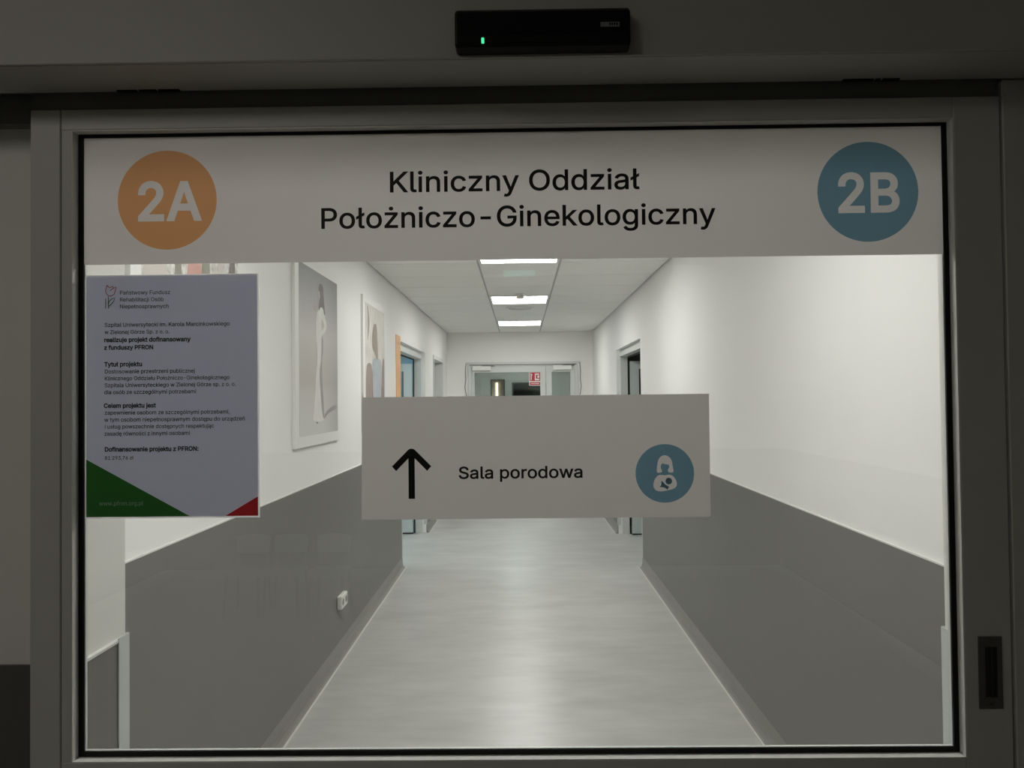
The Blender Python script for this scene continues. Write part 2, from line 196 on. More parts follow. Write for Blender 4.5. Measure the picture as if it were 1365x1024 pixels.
GLYPH_DATA = r'''{",": [188, ["38,-119 68,71 137,71 84,-119"]], "-": [453, ["337,244 337,188 114,188 114,244"]], ".": [188, ["95,-4 83,-3 73,1 63,9 55,18 51,29 50,41 51,53 55,64 63,73 73,81 83,85 95,87 107,85 118,81 128,73 135,64 140,53 141,41 140,29 135,18 128,9 118,1 107,-3"]], "1": [453, ["76,0 76,55 391,55 391,0", "276,509 276,0 212,0 212,448 209,448 86,358 86,427 198,509"]], "2": [453, ["64,0 64,47 234,229 282,282 294,298 303,312 311,327 316,341 319,356 320,371 319,389 315,405 308,419 298,431 287,441 273,449 258,455 241,458 224,460 205,458 188,454 172,447 159,438 148,427 139,413 132,398 128,381 127,362 66,362 68,391 75,418 86,442 102,464 121,482 143,496 168,507 196,513 225,516 254,513 281,507 306,497 328,482 346,465 361,445 372,423 379,398 381,372 380,354 377,336 371,318 363,299 351,280 336,259 267,180 153,60 153,57 389,57 389,0"]], "3": [453, ["218,-7 188,-5 159,1 133,10 108,22 88,38 70,57 57,79 48,104 44,132 109,132 112,115 118,100 126,87 137,76 150,66 165,59 182,54 200,51 219,50 239,51 258,55 275,61 291,69 304,80 315,93 323,108 328,125 329,145 328,163 323,180 316,196 306,211 292,223 275,234 254,241 229,246 201,248 157,248 157,299 288,448 288,452 70,452 70,509 372,509 372,461 211,278 211,289 247,290 279,286 308,276 333,262 354,244 371,222 383,198 391,173 393,145 390,116 383,90 370,66 354,45 333,27 309,12 281,2 251,-5"]], "6": [453, ["226,-7 196,-4 168,3 142,15 119,31 100,51 84,74 73,101 66,130 64,162 65,187 71,212 80,239 93,268 112,302 137,340 252,509 322,509 151,261 145,261 151,270 157,279 165,288 174,295 184,302 196,307 208,311 221,313 235,314 265,312 291,305 316,295 337,280 355,262 370,240 380,215 387,187 389,157 387,127 379,98 368,73 352,50 333,30 310,14 284,3 257,-4", "226,48 245,50 263,55 279,63 293,73 304,86 314,101 322,119 326,137 327,157 326,178 322,196 314,213 304,228 293,241 279,251 263,259 245,264 226,265 207,264 190,259 174,252 160,241 148,229 138,214 131,197 126,179 125,158 126,138 131,119 138,102 148,86 160,73 174,63 190,55 207,50"]], "7": [453, ["97,0 323,448 323,452 62,452 62,509 391,509 391,449 165,0"]], "8": [453, ["226,-7 193,-5 163,1 136,11 111,25 91,42 74,62 62,84 54,109 52,135 53,156 58,176 65,195 75,212 87,228 101,241 117,252 134,260 153,265 153,267 129,276 109,289 93,308 80,330 73,354 70,380 73,405 79,429 90,450 106,469 124,485 146,498 170,508 197,514 226,516 255,514 282,508 306,498 328,485 346,469 361,450 373,429 379,405 382,380 379,354 372,330 359,308 343,289 323,276 300,267 300,265 319,260 335,252 351,241 365,228 377,212 387,195 395,176 399,156 401,135 398,109 391,84 378,62 362,42 341,25 317,11 289,1 259,-5", "226,49 248,50 267,54 285,60 300,69 313,79 323,91 331,106 335,121 337,139 335,157 330,173 322,189 312,202 298,213 283,223 265,230 247,234 226,235 206,234 187,230 169,223 154,213 140,202 130,189 122,173 117,157 115,139 117,121 121,106 129,91 139,79 152,69 167,60 185,54 205,50", "226,290 244,291 260,294 274,300 287,308 298,318 307,330 314,344 318,359 319,376 318,392 314,407 308,420 299,432 288,442 275,449 260,455 244,459 226,460 208,459 192,455 177,449 164,442 153,432 145,420 138,407 134,392 133,376 134,359 138,344 145,330 154,318 165,308 178,300 193,294 209,291"]], "9": [453, ["226,516 256,513 285,506 310,494 333,478 352,458 368,434 380,408 387,378 389,347 387,322 382,296 373,270 359,240 340,207 315,168 200,0 130,0 301,248 307,248 302,238 295,229 287,221 278,214 268,207 257,202 245,198 232,195 218,195 188,197 161,203 137,214 116,229 98,247 83,269 72,294 66,321 64,352 66,382 73,411 85,436 101,459 120,479 143,494 168,506 196,513", "226,460 207,459 190,454 174,446 160,435 148,423 138,407 131,390 127,372 125,352 127,331 131,313 138,295 148,280 160,268 174,257 190,250 207,245 226,243 245,245 263,249 279,257 293,267 305,280 314,295 322,312 326,330 327,350 326,371 322,390 314,407 305,422 293,435 279,446 263,454 245,459"]], ":": [188, ["95,-4 83,-3 73,1 63,9 55,18 51,29 50,41 51,53 55,64 63,73 73,81 83,85 95,87 107,85 118,81 128,73 135,64 140,53 141,41 140,29 135,18 128,9 118,1 107,-3", "95,271 83,272 73,277 63,284 55,294 51,304 50,316 51,328 55,339 63,349 73,356 83,360 95,362 107,360 118,356 128,349 135,339 140,328 141,316 140,304 135,294 128,284 118,277 107,272"]], "A": [480, ["16,0 201,509 276,509 463,0 395,0 287,302 264,372 232,478 245,478 213,371 191,302 85,0", "110,142 110,199 370,199 370,142"]], "B": [456, ["60,0 60,509 241,509 274,507 304,501 329,491 350,477 367,461 381,442 390,421 396,398 398,374 397,353 393,336 387,320 378,307 368,295 356,286 343,278 329,272 315,267 315,262 331,260 347,254 363,245 378,234 391,220 402,203 411,184 416,161 418,136 416,111 410,88 400,67 386,48 368,31 344,18 317,8 284,2 247,0", "125,57 245,57 281,60 309,67 330,80 344,96 353,115 355,137 354,153 350,169 342,184 333,197 320,209 306,218 289,225 269,229 248,231 125,231", "125,285 238,285 256,287 273,290 288,296 302,304 314,314 323,326 330,340 335,355 336,372 333,393 326,412 313,429 294,442 270,449 240,452 125,452"]], "C": [510, ["267,-7 225,-3 186,7 150,25 119,49 92,79 70,115 53,157 44,203 40,254 44,305 53,352 70,393 92,429 119,459 150,484 186,501 225,512 267,516 293,514 317,511 340,504 362,496 383,485 402,471 419,456 435,438 448,418 459,397 467,373 473,348 408,348 404,365 397,380 389,395 380,407 369,418 357,428 344,437 330,444 315,449 300,453 284,455 267,456 237,453 209,445 184,432 161,414 141,391 125,364 113,332 106,295 103,254 106,213 113,177 125,145 141,117 161,94 184,76 210,63 237,56 267,53 284,54 300,56 315,60 330,65 344,72 357,81 369,90 380,102 389,114 397,128 404,144 408,160 473,160 467,135 459,112 448,91 435,71 420,53 402,38 383,24 363,13 341,5 317,-2 293,-6"]], "D": [502, ["219,0 96,0 96,57 215,57 254,60 288,68 318,81 343,99 363,122 379,149 390,181 397,216 399,255 397,294 390,329 379,361 364,388 344,410 320,428 291,441 258,449 221,452 93,452 93,509 225,509 273,505 315,495 353,478 385,455 412,426 433,391 449,351 458,306 462,255 458,205 449,159 433,119 411,83 384,54 351,31 312,14 268,3", "125,509 125,0 60,0 60,509"]], "F": [410, ["60,0 60,509 369,509 369,452 125,452 125,278 346,278 346,221 125,221 125,0"]], "G": [520, ["269,-7 225,-3 185,7 149,25 118,49 91,79 69,116 53,157 43,203 40,254 43,305 53,352 69,393 91,429 117,459 149,484 184,501 223,512 265,516 291,514 316,510 340,504 363,494 384,483 403,469 421,453 436,436 449,416 460,395 468,373 474,349 408,349 402,365 395,379 387,393 378,406 368,417 356,427 344,436 330,443 315,448 300,453 283,455 265,456 236,453 209,445 183,432 160,414 141,392 125,364 113,332 106,295 103,254 106,213 113,177 125,145 141,117 161,95 184,76 210,63 238,56 269,53 296,55 322,61 345,71 365,85 382,102 396,123 407,147 413,173 415,202 434,199 283,199 283,256 478,256 478,200 475,160 466,124 451,91 431,62 406,38 377,19 344,5 308,-4"]], "K": [467, ["104,145 104,216 139,261 174,303 212,344 364,509 448,509 231,276 228,276", "60,0 60,509 125,509 125,334 124,225 125,193 125,0", "372,0 188,259 228,309 449,0"]], "M": [628, ["60,0 60,509 152,509 277,187 287,159 299,123 311,84 322,49 307,49 318,83 330,121 342,158 352,187 476,509 568,509 568,0 504,0 504,291 504,327 505,369 506,413 507,457 513,457 498,409 482,363 467,322 456,291 342,0 286,0 170,291 159,321 145,361 129,408 112,457 119,457 120,416 121,372 122,328 122,291 122,0"]], "N": [523, ["60,0 60,509 136,509 343,183 363,151 388,107 414,55 405,54 401,108 399,157 399,195 399,509 463,509 463,0 387,0 202,290 177,331 148,381 108,452 119,454 122,384 124,328 125,291 125,0"]], "O": [533, ["267,-7 225,-3 186,7 150,25 119,49 92,79 70,115 53,157 44,203 40,254 44,305 53,352 70,393 92,429 119,459 150,484 186,501 225,512 267,516 309,512 348,501 384,484 415,459 442,429 464,393 480,352 490,305 493,254 490,203 480,157 464,115 442,79 415,49 384,25 348,7 309,-3", "267,53 296,55 324,63 349,76 372,94 392,116 408,144 420,176 428,213 430,254 428,295 420,332 408,365 392,392 372,415 349,433 324,446 296,453 267,456 237,453 210,445 184,433 161,415 142,392 125,364 113,332 106,295 103,254 106,213 113,176 125,144 142,117 161,94 184,76 210,63 237,55"]], "P": [445, ["60,0 60,509 235,509 272,506 305,499 332,487 356,471 375,452 390,430 400,404 407,377 409,348 407,318 400,291 390,265 375,243 356,223 332,207 305,195 272,188 235,186 109,186 109,242 233,242 257,244 279,248 297,256 312,266 324,279 333,294 339,310 343,328 344,348 343,367 339,385 333,402 324,416 312,428 297,439 279,446 257,451 232,452 125,452 125,0"]], "R": [449, ["60,0 60,509 236,509 273,506 305,500 333,489 356,473 376,455 390,433 401,408 407,381 409,352 407,323 401,296 390,271 376,250 356,232 333,217 305,206 273,200 236,198 96,198 96,255 234,255 258,256 280,260 298,267 313,276 325,287 334,300 340,316 344,333 345,352 344,371 340,389 334,405 325,419 313,430 298,440 279,446 258,451 233,452 125,452 125,0", "353,0 230,229 303,229 428,0"]], "S": [447, ["224,-9 188,-7 156,-1 128,9 102,23 81,40 64,60 51,83 42,109 38,137 104,137 108,118 114,102 123,88 136,76 150,66 166,59 185,53 204,50 224,49 246,50 267,54 286,60 303,69 317,79 329,92 338,106 344,122 346,139 344,154 340,168 332,179 322,189 310,197 296,205 245,222 184,239 145,253 112,269 86,289 67,313 56,341 52,372 54,400 62,425 75,448 92,468 113,484 138,498 165,508 195,514 227,516 259,514 289,508 316,498 340,484 360,468 377,449 390,427 398,403 401,378 337,378 332,402 320,421 302,437 280,449 254,456 225,459 204,457 185,454 167,448 152,440 139,430 129,418 121,405 117,391 115,376 117,359 122,345 131,334 142,324 155,315 169,308 212,293 264,279 312,264 328,256 344,248 359,238 372,226 384,213 395,198 402,180 407,161 408,139 406,112 399,87 386,64 370,43 349,25 323,11 294,0 261,-7"]], "T": [449, ["32,452 32,509 417,509 417,452 257,452 257,0 193,0 193,452"]], "U": [517, ["259,-8 220,-6 186,2 154,15 126,33 103,55 85,80 71,108 63,140 60,173 60,509 124,509 124,178 126,155 132,133 141,113 153,95 169,80 187,68 208,59 232,53 259,52 285,53 309,59 331,68 349,80 364,95 377,113 385,133 391,155 393,178 393,509 457,509 457,173 454,140 446,108 433,80 414,55 391,33 363,15 332,2 297,-6"]], "Z": [438, ["42,0 42,46 273,385 306,431 341,476 348,454 285,452 223,452 40,452 40,509 397,509 397,462 169,129 134,81 97,33 90,54 152,57 214,57 399,57 399,0"]], "a": [389, ["160,-9 137,-7 115,-3 94,5 76,15 60,29 48,45 38,63 32,84 30,108 32,128 36,146 43,161 53,174 64,184 78,193 92,200 108,206 125,211 178,220 234,227 247,229 257,231 265,235 271,240 274,246 276,255 276,257 275,272 272,285 267,297 260,307 251,315 240,322 227,327 212,330 196,331 178,330 163,327 149,322 137,316 127,309 118,301 110,292 104,283 100,274 41,291 51,313 64,331 79,346 95,358 114,368 133,375 153,380 173,383 194,384 239,379 255,375 271,369 286,360 300,350 312,336 322,320 330,301 335,278 337,251 337,0 277,0 277,52 272,52 252,25 242,16 229,8 215,1 199,-4 181,-7", "170,45 192,47 211,51 228,59 242,68 254,80 263,93 270,108 274,122 276,138 276,190 259,182 231,176 200,171 175,168 134,159 122,153 112,147 103,139 97,130 93,118 92,105 93,93 96,82 102,72 109,64 119,57 130,52 142,48 156,46"]], "b": [424, ["229,-8 208,-7 189,-3 172,4 159,12 147,21 138,31 118,59 112,59 112,0 53,0 53,509 114,509 114,319 118,319 137,346 147,355 158,364 171,373 188,379 207,383 229,384 259,382 287,374 313,361 335,342 354,320 370,293 381,261 388,227 390,189 388,151 381,116 370,84 355,57 336,34 313,16 288,3 260,-6", "220,47 242,49 262,55 279,66 294,80 306,97 316,117 323,139 327,163 328,189 327,215 323,239 316,261 307,281 295,298 280,311 262,322 243,328 220,330 198,328 178,322 161,312 147,299 134,282 125,263 118,241 114,216 113,189 114,162 118,138 125,115 135,95 147,78 162,65 179,55 198,49"]], "c": [396, ["207,-8 174,-5 144,3 117,16 93,35 72,58 56,85 44,116 37,150 34,187 37,225 44,260 56,291 72,318 93,341 117,360 144,374 174,382 207,384 226,384 243,381 260,377 276,371 291,364 305,356 318,346 330,335 340,322 349,308 356,293 362,277 303,262 290,289 270,311 242,325 207,330 184,328 163,321 145,310 130,296 118,278 108,258 102,236 98,212 96,187 98,163 102,139 108,117 118,97 130,80 145,66 163,55 184,49 207,46 243,52 271,66 292,89 304,117 363,102 357,86 350,70 341,56 331,43 319,32 306,21 292,12 277,5 261,-1 244,-5 226,-7"]], "d": [424, ["195,-8 165,-6 137,3 111,16 89,34 70,57 55,84 43,116 36,151 34,189 36,227 43,261 55,293 70,320 89,342 112,361 137,374 165,382 196,384 218,383 237,379 253,373 267,364 278,355 287,346 306,319 311,319 311,509 372,509 372,0 313,0 313,59 307,59 287,31 277,21 266,12 252,4 236,-3 217,-7", "205,47 226,49 246,55 263,65 278,78 290,95 299,115 306,138 310,162 312,189 310,216 306,241 300,263 290,282 278,299 263,312 246,322 227,328 205,330 182,328 162,322 145,311 130,298 118,281 108,261 102,239 98,215 96,189 98,163 102,139 109,117 118,97 130,80 145,66 162,55 182,49"]], "e": [404, ["212,-8 177,-5 145,3 117,16 92,35 72,58 56,85 44,116 37,150 34,187 36,224 44,258 55,290 71,317 91,340 115,359 142,373 172,382 205,384 226,383 246,380 266,374 285,366 303,355 319,341 334,324 347,305 357,282 365,256 370,227 371,194 371,169 75,169 75,221 338,221 310,202 308,226 304,248 298,269 288,286 277,301 263,314 246,323 227,328 205,330 183,328 164,323 146,313 131,301 119,286 109,270 102,251 97,231 96,211 96,178 98,151 102,127 110,106 121,88 135,73 151,61 169,53 190,48 212,46 227,47 241,49 254,53 265,58 276,65 285,73 294,82 300,93 306,105 365,91 358,72 348,55 335,39 320,26 302,14 283,4 261,-3 237,-7"]], "f": [254, ["228,379 228,327 6,327 6,379", "81,0 81,432 82,452 87,470 96,486 107,499 120,510 135,519 152,525 169,529 187,530 222,527 243,521 227,468 215,472 195,474 178,472 164,468 154,460 147,449 143,435 142,419 142,0"]], "g": [425, ["207,-151 180,-149 156,-146 134,-140 114,-132 97,-122 82,-110 70,-97 59,-84 51,-69 101,-41 122,-66 131,-74 142,-82 154,-88 169,-93 187,-96 207,-97 236,-95 261,-87 282,-75 298,-58 308,-34 311,-6 311,68 306,68 287,41 277,32 266,23 252,16 236,10 217,6 195,5 165,7 138,14 113,27 90,43 71,65 55,90 43,120 36,154 34,191 36,229 43,263 55,293 71,320 90,342 112,361 138,374 166,382 196,384 218,383 237,379 253,373 267,365 279,356 288,346 308,319 313,319 313,379 372,379 372,-9 370,-40 363,-67 350,-90 334,-109 314,-124 291,-136 265,-144 237,-149", "205,59 227,61 246,66 264,75 278,87 290,103 300,121 307,142 311,166 312,193 311,219 307,242 300,264 291,283 279,299 264,312 247,322 227,328 205,330 182,328 163,322 145,312 130,298 118,282 109,262 102,241 98,218 96,193 98,167 102,144 109,123 118,104 131,88 145,76 163,66 183,61"]], "h": [410, ["114,227 114,0 53,0 53,509 114,509 114,287 102,287 116,319 132,344 152,362 175,374 200,382 227,384 252,383 275,377 295,369 313,356 328,340 341,321 350,298 355,271 357,240 357,0 296,0 296,235 293,263 286,286 273,304 256,318 235,326 210,329 192,328 176,324 161,317 147,308 136,297 126,283 119,266 115,248"]], "i": [167, ["53,0 53,379 114,379 114,0", "84,443 73,444 63,448 54,455 47,463 43,472 41,483 43,494 47,504 54,512 63,518 73,522 84,524 95,522 105,518 114,512 121,504 125,494 126,483 125,472 121,463 114,455 105,448 95,444"]], "j": [167, ["53,379 114,379 114,-30 112,-52 108,-72 102,-90 92,-106 80,-119 65,-129 47,-137 27,-141 4,-143 -10,-143 -10,-87 2,-87 18,-85 31,-80 40,-72 47,-61 51,-46 53,-29", "83,443 72,444 62,448 53,455 47,463 42,472 41,483 42,494 47,504 53,512 62,518 72,522 83,524 95,522 105,518 114,512 120,504 125,494 126,483 125,472 120,463 114,455 105,448 95,444"]], "k": [381, ["110,137 110,212 121,212 284,379 360,379 184,199 177,199", "53,0 53,509 114,509 114,0", "294,0 148,186 191,229 372,0"]], "l": [189, ["139,-2 112,0 91,8 74,20 62,37 55,59 53,84 53,509 114,509 114,99 114,83 117,71 120,62 126,57 135,53 146,52 160,53 170,54 181,3 162,-1"]], "m": [610, ["53,0 53,379 112,379 112,295 108,295 114,314 122,331 132,346 144,358 158,368 172,376 187,382 203,385 219,386 245,383 268,375 287,361 303,342 314,320 321,295 312,295 318,312 326,329 337,343 350,356 364,366 381,375 398,381 417,385 437,386 458,385 478,380 497,372 514,361 529,346 541,328 550,307 555,283 557,255 557,0 496,0 496,254 493,279 485,298 473,313 456,323 438,329 419,330 402,329 387,326 374,320 363,312 353,302 345,290 340,277 336,263 335,247 335,0 274,0 274,260 272,280 265,297 253,311 238,322 220,328 199,330 185,329 171,326 158,320 145,312 135,302 126,289 119,274 115,257 114,238 114,0"]], "n": [410, ["114,227 114,0 53,0 53,379 112,379 112,287 102,287 116,319 132,344 152,362 175,374 200,382 227,384 252,383 275,377 295,369 313,356 328,340 341,321 350,298 355,271 357,240 357,0 296,0 296,235 293,263 286,286 273,304 256,318 235,326 210,329 192,328 176,324 161,317 147,308 136,297 126,283 119,266 115,248"]], "o": [415, ["207,-8 174,-5 144,3 117,16 93,35 72,58 56,85 44,116 37,150 34,187 37,225 44,260 56,291 72,318 93,341 117,360 144,374 174,382 207,384 241,382 271,374 299,360 323,341 343,318 359,291 371,260 379,225 381,187 379,150 371,116 359,85 343,58 323,35 299,16 271,3 241,-5", "207,46 231,49 252,55 270,66 285,80 298,97 307,117 314,139 318,163 319,187 318,212 314,236 307,258 298,278 285,296 270,310 252,321 231,328 207,330 184,328 163,321 145,310 130,296 118,278 108,258 102,236 98,212 96,187 98,163 102,139 108,117 118,97 130,80 145,66 163,55 184,49"]], "p": [424, ["53,-143 53,379 112,379 112,319 118,319 137,346 147,355 158,364 171,373 188,379 207,383 229,384 259,382 287,374 313,361 335,342 354,320 370,293 381,261 388,227 390,189 388,151 381,116 370,84 355,57 336,34 313,16 288,3 260,-6 229,-8 208,-7 189,-3 173,4 159,12 147,21 138,31 118,59 114,59 114,-143", "220,47 242,49 262,55 279,66 294,80 306,97 316,117 323,139 327,163 328,189 327,215 323,239 316,261 307,281 295,298 280,311 262,322 243,328 220,330 198,328 178,322 161,312 147,299 134,282 125,263 118,241 114,216 113,189 114,162 118,138 125,115 135,95 147,78 162,65 179,55 198,49"]], "r": [259, ["53,0 53,379 112,379 112,321 115,321 124,339 137,354 152,367 171,377 191,383 213,385 229,384 243,384 243,322 230,324 207,326 190,324 174,321 159,315 146,306 135,296 126,284 119,269 115,254 114,237 114,0"]], "s": [365, ["182,-8 157,-7 133,-3 112,3 93,12 76,24 62,38 50,54 41,73 36,94 94,107 101,87 111,72 124,60 141,52 160,47 181,45 206,47 227,53 244,62 258,74 265,88 268,103 266,115 262,126 254,136 243,144 229,150 212,155 149,170 118,180 92,192 72,208 58,227 50,249 47,274 49,295 55,314 65,332 79,347 95,360 115,370 137,378 161,383 187,384 212,383 234,379 254,372 271,363 286,352 299,339 309,324 318,308 324,290 268,277 262,291 254,304 243,316 228,325 210,331 187,333 166,331 147,326 131,317 119,305 111,292 109,277 110,264 115,253 124,243 136,235 152,229 172,223 229,209 261,200 287,187 306,171 320,153 328,131 331,107 329,85 323,65 312,47 298,31 281,18 260,6 236,-2 210,-7"]], "t": [227, ["204,379 204,327 6,327 6,379", "65,471 126,471 126,98 127,83 130,70 136,61 144,55 156,51 170,50 185,51 202,54 213,2 192,-3 168,-4 138,-1 113,7 92,21 77,41 68,64 65,93"]], "u": [410, ["182,-5 158,-3 135,2 115,11 97,23 82,39 69,59 60,82 54,109 53,139 53,379 114,379 114,144 116,117 124,94 137,75 154,61 175,53 200,50 218,51 234,55 249,62 263,71 274,83 283,97 290,113 295,132 296,153 296,379 357,379 357,0 298,0 298,92 307,92 294,60 277,35 257,17 234,5 209,-3"]], "w": [567, ["138,0 23,379 87,379 133,214 154,137 175,41 165,41 186,135 206,214 252,379 316,379 362,214 382,136 402,41 391,41 413,135 434,214 480,379 545,379 429,0 368,0 319,172 305,225 291,280 277,338 291,338 277,280 263,225 248,172 199,0"]], "y": [389, ["47,-139 61,-86 71,-87 83,-89 94,-90 104,-89 113,-86 122,-81 130,-74 138,-64 145,-51 151,-36 163,-1 17,379 84,379 165,155 187,87 206,21 184,21 202,87 224,155 305,379 371,379 204,-58 196,-77 187,-93 177,-107 165,-119 153,-128 139,-136 125,-141 109,-144 91,-145 65,-143"]], "z": [380, ["42,0 42,46 254,320 254,323 48,323 48,379 333,379 333,331 126,60 126,56 339,56 339,0"]], "ó": [415, ["207,-8 174,-5 144,3 117,16 93,35 72,58 56,85 44,116 37,150 34,187 37,225 44,260 56,291 72,318 93,341 117,360 144,374 174,382 207,384 241,382 271,374 299,360 323,341 343,318 359,291 371,260 379,225 381,187 379,150 371,116 359,85 343,58 323,35 299,16 271,3 241,-5", "207,46 231,49 252,55 270,66 285,80 298,97 307,117 314,139 318,163 319,187 318,212 314,236 307,258 298,278 285,296 270,310 252,321 231,328 207,330 184,328 163,321 145,310 130,296 118,278 108,258 102,236 98,212 96,187 98,163 102,139 108,117 118,97 130,80 145,66 163,55 184,49", "181,429 228,529 297,529 231,429"]], "ą": [389, ["160,-9 137,-7 115,-3 94,5 76,15 60,29 48,45 38,63 32,84 30,108 32,128 36,146 43,161 53,174 64,184 78,193 92,200 108,206 125,211 178,220 234,227 247,229 257,231 265,235 271,240 274,246 276,255 276,257 275,272 272,285 267,297 260,307 251,315 240,322 227,327 212,330 196,331 178,330 163,327 149,322 137,316 127,309 118,301 110,292 104,283 100,274 41,291 51,313 64,331 79,346 95,358 114,368 133,375 153,380 173,383 194,384 239,379 255,375 271,369 286,360 300,350 312,336 322,320 330,301 335,278 337,251 337,0 277,0 277,52 272,52 252,25 242,16 229,8 215,1 199,-4 181,-7", "170,45 192,47 211,51 228,59 242,68 254,80 263,93 270,108 274,122 276,138 276,190 259,182 231,176 200,171 175,168 134,159 122,153 112,147 103,139 97,130 93,118 92,105 93,93 96,82 102,72 109,64 119,57 130,52 142,48 156,46", "297,-145 277,-143 258,-138 242,-128 229,-115 221,-99 219,-79 220,-63 225,-48 234,-34 245,-20 259,-7 276,5 337,0 297,-32 287,-43 282,-54 280,-68 281,-75 283,-81 287,-87 292,-91 300,-93 308,-94 326,-91 339,-86 357,-130 332,-140"]], "ę": [404, ["212,-8 177,-5 145,3 117,16 92,35 72,58 56,85 44,116 37,150 34,187 36,224 44,258 55,290 71,317 91,340 115,359 142,373 172,382 205,384 226,383 246,380 266,374 285,366 303,355 319,341 334,324 347,305 357,282 365,256 370,227 371,194 371,169 75,169 75,221 338,221 310,202 308,226 304,248 298,269 288,286 277,301 263,314 246,323 227,328 205,330 183,328 164,323 146,313 131,301 119,286 109,270 102,251 97,231 96,211 96,178 98,151 102,127 110,106 121,88 135,73 151,61 169,53 190,48 212,46 227,47 241,49 254,53 265,58 276,65 285,73 294,82 300,93 306,105 365,91 358,72 348,55 335,39 320,26 302,14 283,4 261,-3 237,-7", "299,-148 278,-146 259,-141 243,-131 230,-118 222,-102 220,-82 223,-58 234,-33 249,-9 269,17 365,91 358,72 351,54 342,38 314,-4 290,-39 285,-50 282,-60 281,-70 282,-78 284,-84 288,-90 294,-94 301,-96 310,-97 327,-94 341,-88 358,-133 334,-143"]], "ł": [207, ["151,-2 124,0 102,8 85,20 73,37 66,59 64,84 64,509 125,509 125,99 126,83 128,71 131,62 137,57 146,53 157,52 172,53 181,54 192,3 173,-1", "6,225 6,280 183,382 183,328"]], "ń": [410, ["114,227 114,0 53,0 53,379 112,379 112,287 102,287 116,319 132,344 152,362 175,374 200,382 227,384 252,383 275,377 295,369 313,356 328,340 341,321 350,298 355,271 357,240 357,0 296,0 296,235 293,263 286,286 273,304 256,318 235,326 210,329 192,328 176,324 161,317 147,308 136,297 126,283 119,266 115,248", "178,429 226,529 294,529 228,429"]], "ś": [365, ["182,-8 157,-7 133,-3 112,3 93,12 76,24 62,38 50,54 41,73 36,94 94,107 101,87 111,72 124,60 141,52 160,47 181,45 206,47 227,53 244,62 258,74 265,88 268,103 266,115 262,126 254,136 243,144 229,150 212,155 149,170 118,180 92,192 72,208 58,227 50,249 47,274 49,295 55,314 65,332 79,347 95,360 115,370 137,378 161,383 187,384 212,383 234,379 254,372 271,363 286,352 299,339 309,324 318,308 324,290 268,277 262,291 254,304 243,316 228,325 210,331 187,333 166,331 147,326 131,317 119,305 111,292 109,277 110,264 115,253 124,243 136,235 152,229 172,223 229,209 261,200 287,187 306,171 320,153 328,131 331,107 329,85 323,65 312,47 298,31 281,18 260,6 236,-2 210,-7", "159,429 207,529 276,529 210,429"]], "ż": [380, ["42,0 42,46 254,320 254,323 48,323 48,379 333,379 333,331 126,60 126,56 339,56 339,0", "187,443 176,444 166,448 157,455 150,463 146,472 144,483 146,494 150,504 157,512 166,518 176,522 187,524 198,522 208,518 217,512 224,504 228,494 229,483 228,472 224,463 217,455 208,448 198,444"]], " ": [188, []]}'''
# ------------------------------------------------------------------ lettering (glyph outlines)
GLYPHS = {k: (v[0], [[tuple(map(int, p.split(','))) for p in s.split()] for s in v[1]]) for k, v in json.loads(GLYPH_DATA).items()}
CAP = 0.001 * max(y for s in GLYPHS['K'][1] for x, y in s)

def text_width(s, track=0.0):
    return 0.001 * sum(GLYPHS[c][0] for c in s) + track * (len(s) - 1)

def area2(p):
    return sum(p[i - 1][0] * p[i][1] - p[i][0] * p[i - 1][1] for i in range(len(p)))

def embolden(p, d):
    """move a closed outline sideways by d (mitred), so strokes grow heavier"""
    q = [p[i] for i in range(len(p)) if math.dist(p[i], p[i - 1]) > 1e-6]
    out = []
    for i in range(len(q)):
        a, b, c = Vector(q[i - 1]), Vector(q[i]), Vector(q[(i + 1) % len(q)])
        e, f = (b - a).normalized(), (c - b).normalized()
        n1, n2 = Vector((e.y, -e.x)), Vector((f.y, -f.x))
        m = n1 + n2
        k = m.length_squared
        m = m * (2.0 / k) if k > 0.5 else (n1 + n2) * 2.0
        out.append(tuple(b + m * d))
    return out

def glyph_outlines(s, x0, x1, z, cap=None, bold=0.0, track=0.0):
    """closed outlines [(x, z)...] of a line of lettering"""
    sx = (x1 - x0) / text_width(s, track)
    sz = sx if cap is None else cap / CAP
    pen, res = 0.0, []
    for c in s:
        adv, polys = GLYPHS[c]
        polys = [[(x0 + (pen + gx * 0.001) * sx, z + gy * 0.001 * sz) for gx, gy in p] for p in polys]
        if polys and bold:
            big = max(polys, key=lambda p: abs(area2(p)))
            sg = 1.0 if area2(big) > 0 else -1.0
            polys = [embolden(p, bold * sg) for p in polys]
        res += polys
        pen += adv * 0.001 + track
    return res

